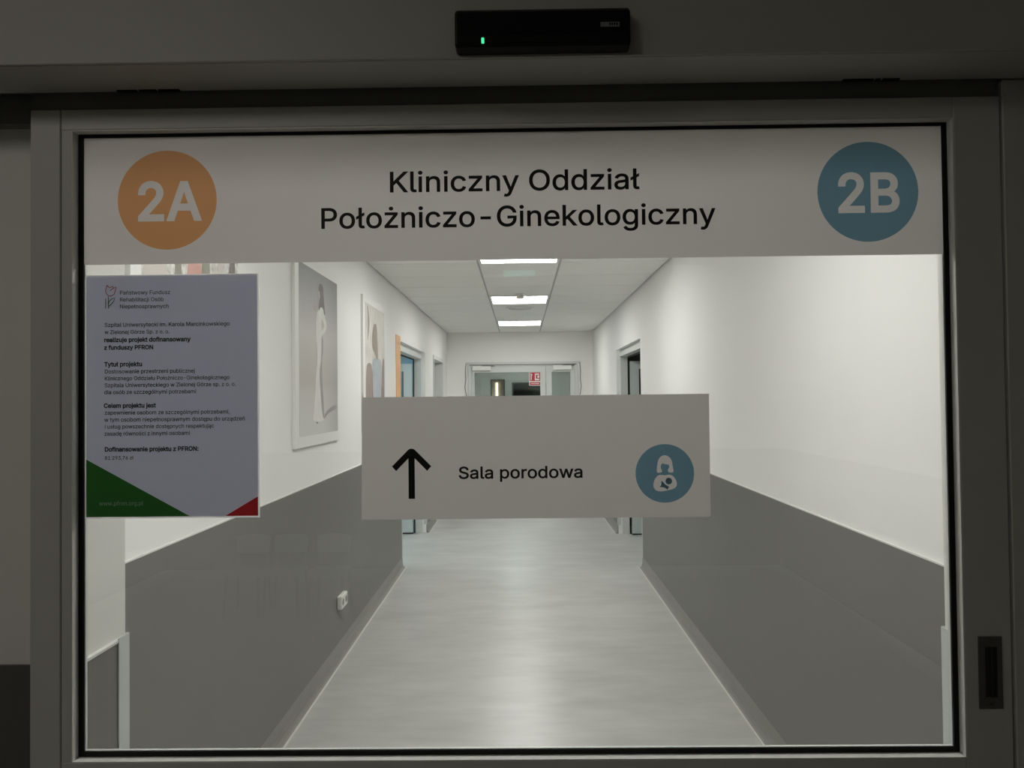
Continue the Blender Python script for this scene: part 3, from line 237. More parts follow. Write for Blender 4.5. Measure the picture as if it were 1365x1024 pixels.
def print2d(name, groups, y, mat, parent, label=None):
    """flat print facing -y. groups: lists of closed outlines [(x, z)...]; one group may overlap itself (lettering),
    a group lying inside another one cuts a hole into it"""
    K_ = 60.0
    x0, z0 = groups[0][0][0]
    vs, es, eg = [], [], []
    for gi, polys in enumerate(groups):
        for p in polys:
            p = [p[k] for k in range(len(p)) if math.dist(p[k], p[k - 1]) > 1e-6]
            n0 = len(vs)
            vs += [Vector(((a - x0) * K_, (b - z0) * K_)) for a, b in p]
            es += [(n0 + k, n0 + (k + 1) % len(p)) for k in range(len(p))]
            eg += [gi] * len(p)
    ov, oe, of, _1, _2, _3 = delaunay_2d_cdt(vs, es, [], 0, 1e-5)
    A_ = np.array([vs[a] for a, b in es]); B_ = np.array([vs[b] for a, b in es]); eg = np.array(eg)
    C_ = np.array([sum((ov[k] for k in f), Vector((0, 0))) / len(f) for f in of])
    px, pz = C_[:, :1], C_[:, 1:]
    up = (A_[None, :, 1] > pz).astype(np.int8) - (B_[None, :, 1] > pz).astype(np.int8)
    with np.errstate(divide='ignore', invalid='ignore'):
        xi = (B_[None, :, 0] - A_[None, :, 0]) * (pz - A_[None, :, 1]) / (B_[None, :, 1] - A_[None, :, 1]) + A_[None, :, 0]
    up = np.where(px < xi, up, 0)
    par = np.zeros(len(C_), bool)
    for gi in range(len(groups)):
        par ^= up[:, eg == gi].sum(1) != 0
    of = [f for f, k in zip(of, par) if k]
    me = bpy.data.meshes.new(name)
    me.from_pydata([(v.x, v.y, 0) for v in ov], [], [tuple(f) for f in of])
    bm = bmesh.new(); bm.from_mesh(me)
    bmesh.ops.delete(bm, geom=[v for v in bm.verts if not v.link_faces], context='VERTS')
    for f in bm.faces:
        f.normal_update()
        if f.normal.z < 0: f.normal_flip()
    bm.to_mesh(me); bm.free()
    me.transform(Matrix.Translation((x0, y, z0)) @ Matrix.Rotation(math.pi / 2, 4, 'X') @ Matrix.Scale(1 / K_, 4))
    return obj_mesh(name, me, mat, parent, label=label)

def text(name, s, x0, x1, z, y, mat, parent, cap=None, bold=0.0, track=0.0):
    return print2d(name, [glyph_outlines(s, x0, x1, z, cap, bold, track)], y, mat, parent)

# ------------------------------------------------------------------ materials
M = {}

def nodes_of(name):
    m = bpy.data.materials.new(name); m.use_nodes = True
    nt = m.node_tree
    M[name] = m
    return nt, nt.nodes['Principled BSDF'], nt.nodes['Material Output']

def pbr(name, col, rough=0.6, metal=0.0, spec=0.5, noise=0.04, scale=6.0, bump=0.0, bscale=80.0, stretch=None):
    nt, p, out = nodes_of(name)
    p.inputs['Roughness'].default_value = rough
    p.inputs['Metallic'].default_value = metal
    p.inputs['Specular IOR Level'].default_value = spec
    tc = nt.nodes.new('ShaderNodeTexCoord')
    src = tc.outputs['Object']
    if stretch:
        mp = nt.nodes.new('ShaderNodeMapping'); mp.inputs['Scale'].default_value = stretch
        nt.links.new(src, mp.inputs['Vector']); src = mp.outputs['Vector']
    nz = nt.nodes.new('ShaderNodeTexNoise'); nz.inputs['Scale'].default_value = scale; nz.inputs['Detail'].default_value = 5
    nt.links.new(src, nz.inputs['Vector'])
    rp = nt.nodes.new('ShaderNodeValToRGB')
    rp.color_ramp.elements[0].position = 0.3; rp.color_ramp.elements[1].position = 0.7
    rp.color_ramp.elements[0].color = tuple(c * (1 - noise) for c in col) + (1,)
    rp.color_ramp.elements[1].color = tuple(min(1, c * (1 + noise)) for c in col) + (1,)
    nt.links.new(nz.outputs['Fac'], rp.inputs['Fac'])
    nt.links.new(rp.outputs['Color'], p.inputs['Base Color'])
    if bump:
        nb = nt.nodes.new('ShaderNodeTexNoise'); nb.inputs['Scale'].default_value = bscale; nb.inputs['Detail'].default_value = 3
        nt.links.new(src, nb.inputs['Vector'])
        bp = nt.nodes.new('ShaderNodeBump'); bp.inputs['Strength'].default_value = bump; bp.inputs['Distance'].default_value = 0.002
        nt.links.new(nb.outputs['Fac'], bp.inputs['Height']); nt.links.new(bp.outputs['Normal'], p.inputs['Normal'])
    return nt, p

def emit(name, col, strength, base=(0.8, 0.8, 0.8)):
    nt, p, out = nodes_of(name)
    p.inputs['Base Color'].default_value = base + (1,)
    p.inputs['Emission Color'].default_value = col + (1,)
    p.inputs['Emission Strength'].default_value = strength
    p.inputs['Roughness'].default_value = 0.5

def film(name, col, trans, tcol=None, rough=0.45, gloss=0.03):
    """thin printed sheet: diffuse front, part of the light passes through it"""
    nt, p, out = nodes_of(name)
    nt.nodes.remove(p)
    d = nt.nodes.new('ShaderNodeBsdfDiffuse'); d.inputs['Color'].default_value = col + (1,)
    t = nt.nodes.new('ShaderNodeBsdfTranslucent'); t.inputs['Color'].default_value = (tcol or col) + (1,)
    mx = nt.nodes.new('ShaderNodeMixShader'); mx.inputs[0].default_value = trans
    g = nt.nodes.new('ShaderNodeBsdfGlossy'); g.inputs['Roughness'].default_value = rough
    m2 = nt.nodes.new('ShaderNodeMixShader'); m2.inputs[0].default_value = gloss
    nt.links.new(d.outputs[0], mx.inputs[1]); nt.links.new(t.outputs[0], mx.inputs[2])
    nt.links.new(mx.outputs[0], m2.inputs[1]); nt.links.new(g.outputs[0], m2.inputs[2])
    nt.links.new(m2.outputs[0], out.inputs['Surface'])

def glass(name, tint=(0.97, 0.985, 0.975), base=0.035, rough=0.0):
    nt, p, out = nodes_of(name)
    nt.nodes.remove(p)
    tr = nt.nodes.new('ShaderNodeBsdfTransparent'); tr.inputs['Color'].default_value = tint + (1,)
    g = nt.nodes.new('ShaderNodeBsdfGlossy'); g.inputs['Roughness'].default_value = rough
    lw = nt.nodes.new('ShaderNodeLayerWeight'); lw.inputs['Blend'].default_value = 0.5
    pw = nt.nodes.new('ShaderNodeMath'); pw.operation = 'POWER'; pw.inputs[1].default_value = 5.0
    ma = nt.nodes.new('ShaderNodeMath'); ma.operation = 'MULTIPLY_ADD'; ma.inputs[1].default_value = 0.9; ma.inputs[2].default_value = base
    mx = nt.nodes.new('ShaderNodeMixShader')
    nt.links.new(lw.outputs['Facing'], pw.inputs[0]); nt.links.new(pw.outputs[0], ma.inputs[0]); nt.links.new(ma.outputs[0], mx.inputs[0])
    nt.links.new(tr.outputs[0], mx.inputs[1]); nt.links.new(g.outputs[0], mx.inputs[2])
    nt.links.new(mx.outputs[0], out.inputs['Surface'])

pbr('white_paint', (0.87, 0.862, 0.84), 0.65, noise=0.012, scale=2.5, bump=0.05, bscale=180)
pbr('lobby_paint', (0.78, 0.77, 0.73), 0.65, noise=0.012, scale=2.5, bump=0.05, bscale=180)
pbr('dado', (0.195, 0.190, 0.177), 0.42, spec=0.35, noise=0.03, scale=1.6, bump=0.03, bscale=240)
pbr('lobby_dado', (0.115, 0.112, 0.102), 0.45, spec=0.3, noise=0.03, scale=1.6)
pbr('dado_cap', (0.75, 0.75, 0.72), 0.5, noise=0.01)
pbr('corner_guard', (0.60, 0.64, 0.61), 0.4, noise=0.01)
pbr('cove_edge_strip', (0.72, 0.70, 0.66), 0.4, noise=0.02)
pbr('baseboard', (0.26, 0.25, 0.23), 0.35, noise=0.05, scale=9)
pbr('ceiling_tile', (0.90, 0.90, 0.87), 0.9, noise=0.015, scale=4, bump=0.12, bscale=260)
pbr('t_bar', (0.50, 0.50, 0.48), 0.6, noise=0.01)
pbr('aluminium', (0.56, 0.55, 0.52), 0.45, noise=0.015, scale=3)
pbr('white_aluminium', (0.66, 0.68, 0.65), 0.4, noise=0.01)
pbr('lining_lit', (0.74, 0.74, 0.70), 0.35, noise=0.01)  # paler than the door frame, to stand in for corridor light
pbr('header_grey', (0.43, 0.42, 0.385), 0.5, noise=0.02, scale=2)
pbr('track_grey', (0.17, 0.17, 0.155), 0.5, noise=0.02)
pbr('rubber', (0.006, 0.006, 0.006), 0.55, spec=0.25, noise=0.1)
pbr('black_plastic', (0.004, 0.004, 0.0045), 0.35, spec=0.15, noise=0.05)
pbr('black_window', (0.006, 0.0055, 0.005), 0.6, spec=0.15, noise=0.05)
pbr('badge_grey', (0.16, 0.16, 0.17), 0.45, noise=0.05, scale=40)
pbr('steel', (0.14, 0.137, 0.125), 0.4, metal=0.4, noise=0.04, scale=20)
pbr('dark_steel', (0.05, 0.05, 0.047), 0.4, metal=0.5, noise=0.04, scale=20)
pbr('ink_black', (0.010, 0.010, 0.010), 0.55, spec=0.3, noise=0.02)
pbr('ink_grey', (0.025, 0.025, 0.028), 0.6, spec=0.2, noise=0.02)
pbr('ink_green_text', (0.30, 0.46, 0.30), 0.6, spec=0.2, noise=0.02)
pbr('ink_logo_red', (0.45, 0.02, 0.05), 0.6, spec=0.2, noise=0.02)
pbr('ink_logo_green', (0.03, 0.12, 0.04), 0.6, spec=0.2, noise=0.02)
film('sign_film', (0.82, 0.785, 0.755), 0.24)
film('sign_orange', (0.74, 0.37, 0.155), 0.25)
film('sign_blue', (0.17, 0.315, 0.40), 0.25)
film('poster_paper', (0.76, 0.785, 0.95), 0.26, gloss=0.05, rough=0.25)
film('poster_green', (0.055, 0.25, 0.055), 0.28, gloss=0.04, rough=0.25)
film('poster_red', (0.85, 0.055, 0.065), 0.30, gloss=0.04, rough=0.25)
film('laminate', (0.80, 0.80, 0.80), 0.55, gloss=0.08, rough=0.2)
glass('door_glass')
glass('far_glass', (0.90, 0.95, 0.94), 0.04)
glass('dark_glass', (0.50, 0.56, 0.56), 0.05)
pbr('orange_panel', (0.80, 0.44, 0.20), 0.5, noise=0.02)
pbr('blue_paint', (0.42, 0.62, 0.72), 0.6, noise=0.02)
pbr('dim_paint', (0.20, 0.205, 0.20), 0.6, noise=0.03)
pbr('sage_paint', (0.45, 0.46, 0.43), 0.6, noise=0.03)
pbr('door_laminate', (0.60, 0.66, 0.64), 0.4, noise=0.01)
pbr('grey_door', (0.40, 0.40, 0.38), 0.45, noise=0.02)
pbr('socket_white', (0.82, 0.82, 0.78), 0.35, noise=0.01)
pbr('socket_hole', (0.28, 0.28, 0.26), 0.5, noise=0.02)
pbr('fire_red', (0.50, 0.02, 0.03), 0.45, noise=0.02)
pbr('fire_white', (0.82, 0.80, 0.78), 0.45, noise=0.02)
pbr('cable', (0.12, 0.12, 0.11), 0.5, noise=0.02)
pbr('board_white', (0.84, 0.84, 0.81), 0.5, noise=0.008)
pbr('print_hair', (0.20, 0.18, 0.165), 0.6, noise=0.15, scale=30)
pbr('print_skin', (0.62, 0.57, 0.53), 0.6, noise=0.04)
pbr('print_gown', (0.80, 0.79, 0.75), 0.6, noise=0.06, scale=14)
pbr('print_gown_fold', (0.40, 0.38, 0.35), 0.6, noise=0.08, scale=14)
pbr('print_blush', (0.50, 0.45, 0.43), 0.6, noise=0.05, scale=20)
pbr('print_shade', (0.33, 0.31, 0.30), 0.6, noise=0.1, scale=10)
pbr('print_bluegrey', (0.45, 0.49, 0.53), 0.6, noise=0.12, scale=18, stretch=(1, 3, 0.6))
pbr('print_brown', (0.34, 0.27, 0.24), 0.6, noise=0.25, scale=26, stretch=(1, 2, 0.6))
pbr('print_hairbrown', (0.33, 0.27, 0.23), 0.6, noise=0.15, scale=30)
pbr('print_salmon', (0.62, 0.36, 0.31), 0.6, noise=0.08, scale=12)
pbr('print_sage', (0.30, 0.30, 0.25), 0.6, noise=0.15, scale=12)
pbr('print_lace', (0.66, 0.64, 0.60), 0.6, noise=0.35, scale=45)
pbr('print_meadow', (0.68, 0.65, 0.60), 0.6, noise=0.22, scale=20, stretch=(1, 3, 0.5))
pbr('chair_plastic', (0.78, 0.79, 0.77), 0.4, noise=0.01)
pbr('chair_metal', (0.35, 0.35, 0.34), 0.35, metal=0.7, noise=0.02)
pbr('lamp_frame', (0.80, 0.80, 0.78), 0.4, noise=0.01)
pbr('vent_white', (0.78, 0.78, 0.75), 0.5, noise=0.01)
pbr('exit_housing', (0.5, 0.5, 0.5), 0.5, noise=0.01)
pbr('leaf_green', (0.05, 0.09, 0.04), 0.7, noise=0.4, scale=14)
emit('lamp_white', (1.0, 0.972, 0.955), CORRIDOR_LAMP)
emit('lobby_lamp', (1.0, 0.95, 0.86), LOBBY_LAMP)
emit('room_lamp', (0.90, 0.97, 1.0), ROOM_LAMP)
emit('vestibule_fill', (0.97, 1.0, 0.96), VESTIBULE_FILL)
emit('warm_lamp', (1.0, 0.86, 0.62), 2.2)
emit('led_green', (0.05, 1.0, 0.30), 1.6, (0.02, 0.3, 0.1))
emit('exit_face', (0.45, 1.0, 0.85), 1.8, (0.1, 0.5, 0.3))

# vinyl floor: mottled with short crosswise streaks, satin
nt, p = pbr('vinyl_floor', (0.52, 0.515, 0.49), 0.30, spec=0.8, noise=0.09, scale=1.6, stretch=(1.0, 2.2, 1.0))
n2 = nt.nodes.new('ShaderNodeTexNoise'); n2.inputs['Scale'].default_value = 5; n2.inputs['Detail'].default_value = 4
tc = nt.nodes.new('ShaderNodeTexCoord'); mp = nt.nodes.new('ShaderNodeMapping'); mp.inputs['Scale'].default_value = (0.8, 2.6, 1)
nt.links.new(tc.outputs['Object'], mp.inputs['Vector']); nt.links.new(mp.outputs['Vector'], n2.inputs['Vector'])
r2 = nt.nodes.new('ShaderNodeMapRange'); r2.inputs['From Min'].default_value = 0.3; r2.inputs['From Max'].default_value = 0.7
r2.inputs['To Min'].default_value = 0.92; r2.inputs['To Max'].default_value = 1.08
nt.links.new(n2.outputs['Fac'], r2.inputs['Value'])
mm = nt.nodes.new('ShaderNodeMix'); mm.data_type = 'RGBA'; mm.blend_type = 'MULTIPLY'; mm.inputs['Factor'].default_value = 1.0
old = p.inputs['Base Color'].links[0].from_socket
nt.links.new(old, mm.inputs['A']); nt.links.new(r2.outputs['Result'], mm.inputs['B']); nt.links.new(mm.outputs['Result'], p.inputs['Base Color'])
r3 = nt.nodes.new('ShaderNodeMapRange'); r3.inputs['To Min'].default_value = 0.29; r3.inputs['To Max'].default_value = 0.33
nt.links.new(n2.outputs['Fac'], r3.inputs['Value']); nt.links.new(r3.outputs['Result'], p.inputs['Roughness'])

# printed studio backdrop of the bride photograph: printed grey gradient, top darker, pale floor
nt, p, out = nodes_of('print_studio')
tc = nt.nodes.new('ShaderNodeTexCoord'); sp = nt.nodes.new('ShaderNodeSeparateXYZ'); rp = nt.nodes.new('ShaderNodeValToRGB')
nt.links.new(tc.outputs['Generated'], sp.inputs[0]); nt.links.new(sp.outputs['Z'], rp.inputs['Fac'])
cr = rp.color_ramp
cr.elements[0].position = 0.0; cr.elements[0].color = (0.54, 0.54, 0.52, 1)
cr.elements[1].position = 1.0; cr.elements[1].color = (0.25, 0.25, 0.245, 1)
for pos, c in ((0.25, (0.50, 0.485, 0.46)), (0.32, (0.45, 0.425, 0.40)), (0.6, (0.52, 0.50, 0.475)), (0.8, (0.38, 0.375, 0.365))):
    e = cr.elements.new(pos); e.color = c + (1,)
ry = nt.nodes.new('ShaderNodeMapRange'); ry.inputs['From Min'].default_value = 0.55; ry.inputs['From Max'].default_value = 1.0
ry.inputs['To Min'].default_value = 1.28; ry.inputs['To Max'].default_value = 0.88
nt.links.new(sp.outputs['Y'], ry.inputs['Value'])
my = nt.nodes.new('ShaderNodeMix'); my.data_type = 'RGBA'; my.blend_type = 'MULTIPLY'; my.inputs['Factor'].default_value = 1.0
nt.links.new(rp.outputs['Color'], my.inputs['A']); nt.links.new(ry.outputs['Result'], my.inputs['B'])
nt.links.new(my.outputs['Result'], p.inputs['Base Color']); p.inputs['Roughness'].default_value = 0.6

# ------------------------------------------------------------------ the setting
XL, XR = -1.147, 1.135            # corridor wall faces
YD, YC, YE = 1.365, 1.522, 12.0   # lobby face of the door wall, its corridor face, end wall
H, HL = 2.635, 2.78               # corridor ceiling, lobby ceiling
DADO = 1.137
LX0, LX1, LY0 = -3.2, 2.3, -4.2   # lobby
T = 0.14

def S(o, label, cat):
    return tag(o, label, cat, None, 'structure')

S(obj('floor', B(LX0 - .2, LX1 + .9, LY0 - .2, 16.2, -0.12, 0.0), 'vinyl_floor'), 'mottled pale grey vinyl floor running down the corridor', 'floor')

# openings in the long walls: (y0, y1, top)
A0, A1, AT = 7.35, 9.26, 2.162     # first left doorway
B0, B1, BT = 10.144, 11.26, 2.135  # second left doorway
C0, C1, CT = 7.26, 9.07, 2.155     # right doorway

def long_wall(name, xin, xout, openings, label):
    x0, x1 = min(xin, xout), max(xin, xout)
    bm = bmesh.new(); y = YC; top = H + 0.12
    for a, b, t in openings:
        box(bm, x0, x1, y, a, 0, top); box(bm, x0, x1, a, b, t, top); y = b
    box(bm, x0, x1, y, YE + T, 0, top)
    return S(obj(name, bm, 'white_paint'), label, 'wall')

wl = long_wall('wall_left', XL, XL - T, [(A0, A1, AT), (B0, B1, BT)], 'white corridor wall with grey dado and three photo prints')
wr = long_wall('wall_right', XR, XR + T, [(C0, C1, CT)], 'plain white corridor wall with grey dado and one doorway')

def dado_run(parent, xin, sgn, y0, y1):
    a, b = sorted((xin, xin + sgn * 0.006))
    obj('dado_panel', B(a, b, y0, y1, 0.10, DADO), 'dado', parent)
    obj('cap_strip', B(*sorted((xin, xin + sgn * 0.008)), y0, y1, DADO, DADO + 0.005), 'dado_cap', parent)

def skirting(name, xin, sgn, runs, label):
    bm = bmesh.new()
    prof = [(0, 0), (0, .10), (.006, .10), (.008, .045), (.014, .018), (.024, .006), (.040, .0015), (.040, 0)]
    for y0, y1 in runs:
        sweep_y(bm, [(xin + sgn * u, z) for u, z in prof], y0, y1)
    o = S(obj(name, bm, 'baseboard'), label, 'baseboard')
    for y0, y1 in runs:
        obj('cove_edge_strip', B(*sorted((xin + sgn * .034, xin + sgn * .046)), y0, y1, .0, .003), 'cove_edge_strip', o)  # pale strip along the outer edge of the cove
    return o

for y0, y1 in ((YC, A0), (A1, B0), (B1, YE)): dado_run(wl, XL, 1, y0, y1)
for y0, y1 in ((YC, C0), (C1, YE)): dado_run(wr, XR, -1, y0, y1)
skirting('baseboard_left', XL, 1, ((YC, A0), (A1, B0), (B1, YE)), 'coved grey vinyl skirting below the wall with photo prints')
skirting('baseboard_right', XR, -1, ((YC, C0), (C1, YE)), 'coved grey vinyl skirting below the plain white wall')

def guard(parent, x, y, sx, sy, leg=0.035):
    """corner protector: L profile hugging a wall corner, legs run along sx and sy from the corner"""
    t = 0.0025
    bm = bmesh.new()
    box(bm, *sorted((x, x + sx * leg)), *sorted((y, y - sy * t)), 0.10, DADO + .008)
    box(bm, *sorted((x, x - sx * t)), *sorted((y, y + sy * leg)), 0.10, DADO + .008)
    obj('corner_guard', bm, 'corner_guard', parent, label='pale plastic corner guard')

for y, s in ((A0, -1), (A1, 1), (B0, -1), (B1, 1)): guard(wl, XL + .006, y, -1, s)
for y, s in ((C0, -1), (C1, 1)): guard(wr, XR - .006, y, 1, s)

# end wall with the double door opening
DX0, DX1, DTOP = -0.815, 0.90, 2.135
we = S(obj('wall_end', boxes((XL - T, DX0, YE, YE + T, 0, H + .12), (DX1, XR + T, YE, YE + T, 0, H + .12), (DX0, DX1, YE, YE + T, DTOP, H + .12)), 'white_paint'),
       'white wall closing the far end of the corridor', 'wall')
obj('dado_panel', B(XL, DX0, YE - .006, YE, 0.10, DADO), 'dado', we)
obj('dado_panel', B(DX1, XR, YE - .006, YE, 0.10, DADO), 'dado', we)

# the wall between lobby and corridor, with the opening behind the sliding door
OX0, OX1, OTOP = -0.787, 0.826, 2.128
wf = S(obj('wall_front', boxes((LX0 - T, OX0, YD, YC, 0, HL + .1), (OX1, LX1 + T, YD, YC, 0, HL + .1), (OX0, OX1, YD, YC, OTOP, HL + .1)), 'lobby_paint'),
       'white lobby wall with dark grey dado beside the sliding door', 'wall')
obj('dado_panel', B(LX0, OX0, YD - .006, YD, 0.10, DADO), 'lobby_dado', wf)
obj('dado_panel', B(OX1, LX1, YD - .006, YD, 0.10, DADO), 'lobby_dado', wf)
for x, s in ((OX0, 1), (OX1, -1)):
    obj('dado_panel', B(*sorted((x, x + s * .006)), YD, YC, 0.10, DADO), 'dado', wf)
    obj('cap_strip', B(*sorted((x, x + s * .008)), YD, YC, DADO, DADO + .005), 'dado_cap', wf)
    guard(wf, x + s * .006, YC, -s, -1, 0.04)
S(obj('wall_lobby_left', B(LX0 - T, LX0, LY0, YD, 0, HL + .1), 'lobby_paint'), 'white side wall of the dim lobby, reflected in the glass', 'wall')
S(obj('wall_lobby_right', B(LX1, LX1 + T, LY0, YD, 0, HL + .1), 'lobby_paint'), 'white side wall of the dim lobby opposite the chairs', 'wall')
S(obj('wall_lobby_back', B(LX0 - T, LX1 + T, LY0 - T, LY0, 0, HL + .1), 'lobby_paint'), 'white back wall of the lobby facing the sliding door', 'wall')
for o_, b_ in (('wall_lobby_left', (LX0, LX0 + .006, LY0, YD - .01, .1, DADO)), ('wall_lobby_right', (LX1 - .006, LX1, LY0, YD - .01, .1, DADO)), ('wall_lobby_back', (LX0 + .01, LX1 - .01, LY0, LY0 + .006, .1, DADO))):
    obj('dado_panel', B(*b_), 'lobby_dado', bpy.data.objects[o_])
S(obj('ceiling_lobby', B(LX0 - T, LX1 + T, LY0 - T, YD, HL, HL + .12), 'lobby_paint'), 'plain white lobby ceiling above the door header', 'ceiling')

# corridor ceiling: lay-in tiles on a 625 mm grid
G = 0.625
rows = [7.72 + G * k for k in range(-10, 8)]
cols = [XL, -0.3125, 0.3125, XR]
LAMP_ROWS = {1, 6, 10, 14}        # index of the rows holding a light panel (middle column)
ceil = S(obj('ceiling', B(XL - T, XR + T, YC, YE + T, H + .03, H + .12), 't_bar'), 'suspended ceiling of pale square tiles over the corridor', 'ceiling')
g = 0.008
tile_cache = {}
lamp_cells = []
for i in range(len(rows)):
    y0 = max(rows[i], YC); y1 = min(rows[i] + G, YE)
    if y1 - y0 < 0.05: continue
    for c in range(3):
        x0, x1 = cols[c], cols[c + 1]
        if c == 1 and i in LAMP_ROWS:
            lamp_cells.append((x0, x1, y0, y1)); continue
        key = (c, round(y1 - y0, 3))
        if key in tile_cache:
            src = tile_cache[key]
            o = src.copy(); link(o, ceil, (WLOC[src.name].x, (y0 + y1) / 2, H)); o.name = 'ceiling_tile'
        else:
            o = obj('ceiling_tile', B(x0 + g, x1 - g, y0 + g, y1 - g, H, H + .02, 0.002, 1), 'ceiling_tile', ceil)
            tile_cache[key] = o
bm = bmesh.new()
for x in cols[1:3]: box(bm, x - .008, x + .008, YC, YE, H + .003, H + .03)
for y in rows[1:]:
    if y < YE: box(bm, XL, XR, y - .008, y + .008, H + .003, H + .03)
obj('grid_bar', bm, 't_bar', ceil)

# ------------------------------------------------------------------ ceiling lights of the corridor
lab = ['square white ceiling light panel closest to the sliding door', 'square white ceiling light panel just above the banner edge',
       'wider bright ceiling light panel, seen behind the smoke detector', 'smaller bright ceiling light panel closest to the far double doors']
for k, (x0, x1, y0, y1) in enumerate(lamp_cells):
    t = thing('ceiling_light', lab[k], 'ceiling light', ((x0 + x1) / 2, (y0 + y1) / 2, H), 'light panels in the corridor ceiling')
    w = .022
    a, b, c, d = x0 + g, x1 - g, y0 + g, y1 - g
    obj('frame', boxes((a, b, c, c + w, H - .008, H + .02), (a, b, d - w, d, H - .008, H + .02), (a, a + w, c + w, d - w, H - .008, H + .02), (b - w, b, c + w, d - w, H - .008, H + .02)), 'lamp_frame', t)
    obj('diffuser', B(a + w, b - w, c + w, d - w, H - .006, H + .01), 'lamp_white', t)

# smoke detector and round vent
t = thing('smoke_detector', 'small round smoke detector on the ceiling before the wider light', 'smoke detector', (0.006, 7.62, H))
bm = bmesh.new(); cyl(bm, (0.006, 7.62, H), 'Z', .052, -.012, 28); obj('base', bm, 'vent_white', t)
bm = bmesh.new(); cyl(bm, (0.006, 7.62, H - .012), 'Z', .045, -.03, 28, .030); obj('sensor_head', bm, 'vent_white', t)
t = thing('air_vent', 'round ceiling air vent between the two bright light panels', 'vent', (0.0, 8.72, H))
for r in (.16, .115, .07):
    bm = bmesh.new()
    n = 40
    ri = r - .03
    vs = []
    for k in range(n):
        a = 2 * math.pi * k / n; ca, sa = math.cos(a), math.sin(a)
        vs.append([bm.verts.new((ca * q, 8.72 + sa * q, z)) for q, z in ((r, H), (r, H - .006), (ri, H - .016), (ri, H))])
    for k in range(n):
        A, C = vs[k], vs[(k + 1) % n]
        for j in range(4): bm.faces.new((A[j], A[(j + 1) % 4], C[(j + 1) % 4], C[j]))
    bmesh.ops.recalc_face_normals(bm, faces=bm.faces[:])
    obj('vent_ring', bm, 'vent_white', t)

# ------------------------------------------------------------------ sliding door (the glazed leaf in front)
d1 = thing('door_1', 'grey aluminium sliding door with one large glass pane', 'door', (0, 1.33, 0), None, 'structure')
LXa, LXb = -0.840, 0.820
GX0, GX1, GZ0, GZ1 = -0.7685, 0.7415, 0.9895, 2.0700   # clear rebate
YF, YG, YB = 1.308, 1.330, 1.352
obj('stile', B(LXa, -0.788, YF, YB, 0.01, 2.106, .0015, 1), 'aluminium', d1)
obj('stile', B(-0.7868, GX0, YF + .0012, YB, GZ0 - .012, GZ1 + .012, .001, 1), 'aluminium', d1)
obj('stile', B(GX1, LXb, YF, YB, 0.01, 2.106, .0015, 1), 'aluminium', d1)
obj('rail', B(-0.7868, GX1, YF, YB, GZ1, 2.106, .0015, 1), 'aluminium', d1)
obj('rail', B(-0.7868, GX1, YF, YB, 0.90, GZ0, .0015, 1), 'aluminium', d1)
obj('rail', B(-0.7868, GX1, YF, YB, 0.01, 0.12, .0015, 1), 'aluminium', d1)
obj('lower_panel', B(-0.7868, GX1, YF + .012, YB - .012, 0.12, 0.90), 'aluminium', d1)
obj('hanger_profile', B(LXa, LXb, YF + .008, YB - .006, 2.106, 2.16), 'track_grey', d1)
q = .0100
bm = bmesh.new()
for a in ((GX0, GX0 + q, GZ0, GZ1), (GX1 - q, GX1, GZ0, GZ1), (GX0 + q, GX1 - q, GZ0, GZ0 + q), (GX0 + q, GX1 - q, GZ1 - q + .003, GZ1)):
    box(bm, a[0], a[1], YG - .003, YG, a[2], a[3], .001, 1)
gk = obj('gasket', bm, 'rubber', d1, label='black rubber glazing gasket')
bm = bmesh.new()
i0, i1, j0, j1 = GX0 + q - .002, GX1 - q + .002, GZ0 + q - .002, GZ1 - q + .002
for a in ((GX0 - .002, i0, GZ0 - .002, GZ1 + .002), (i1, GX1 + .002, GZ0 - .002, GZ1 + .002), (i0, i1, GZ0 - .002, j0), (i0, i1, j1, GZ1 + .002)):
    box(bm, a[0], a[1], YG + .0062, YG + .0125, a[2], a[3])
obj('glazing_bead', bm, 'white_aluminium', d1)
obj('glass_pane', B(GX0 - .001, GX1 + .001, YG, YG + .006, GZ0 - .001, GZ1 + .001), 'door_glass', d1)
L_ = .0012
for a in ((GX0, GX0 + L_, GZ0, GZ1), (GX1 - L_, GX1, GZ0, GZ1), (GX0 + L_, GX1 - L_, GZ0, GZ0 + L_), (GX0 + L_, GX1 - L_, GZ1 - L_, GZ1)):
    obj('recess_lit_lining', B(a[0], a[1], YF + .0006, YG - .0031, a[2], a[3]), 'lining_lit', d1)  # pale lining added; its colour stands in for corridor light in the recess
# recessed pull handle
hx0, hx1, hz0, hz1 = 0.7634, 0.8024, 1.072, 1.192
bm = bmesh.new()
ix0, ix1, iz0, iz1 = hx0 + .0105, hx1 - .0085, hz0 + .019, hz1 - .017
for a in ((hx0, ix0, hz0, hz1), (ix1, hx1, hz0, hz1), (ix0, ix1, hz0, iz0), (ix0, ix1, iz1, hz1)):
    box(bm, a[0], a[1], YF - .0025, YF + .0005, a[2], a[3])
hd = obj('pull_handle', bm, 'steel', d1, label='dark steel flush pull handle plate')
obj('recess_cup', boxes((ix0, ix1, YF - .0012, YF - .0004, iz0, iz1), (ix0, ix0 + .0012, YF - .0024, YF - .0004, iz0, iz1), (ix1 - .0012, ix1, YF - .0024, YF - .0004, iz0, iz1)), 'dark_steel', hd)
obj('grip_bar', B(ix0 + .0085, ix0 + .0125, YF - .006, YF - .001, iz0, iz1, .001, 2), 'dark_steel', hd)
for x in (0.781, 0.785):
    bm = bmesh.new(); cyl(bm, (x, YF - .0025, hz0 + .008), 'Y', .0014, -.0008, 10); obj('screw', bm, 'dark_steel', hd)
bm = bmesh.new(); cyl(bm, (0.783, YF - .0025, hz1 - .007), 'Y', .003, -.0008, 14); obj('screw', bm, 'steel', hd)
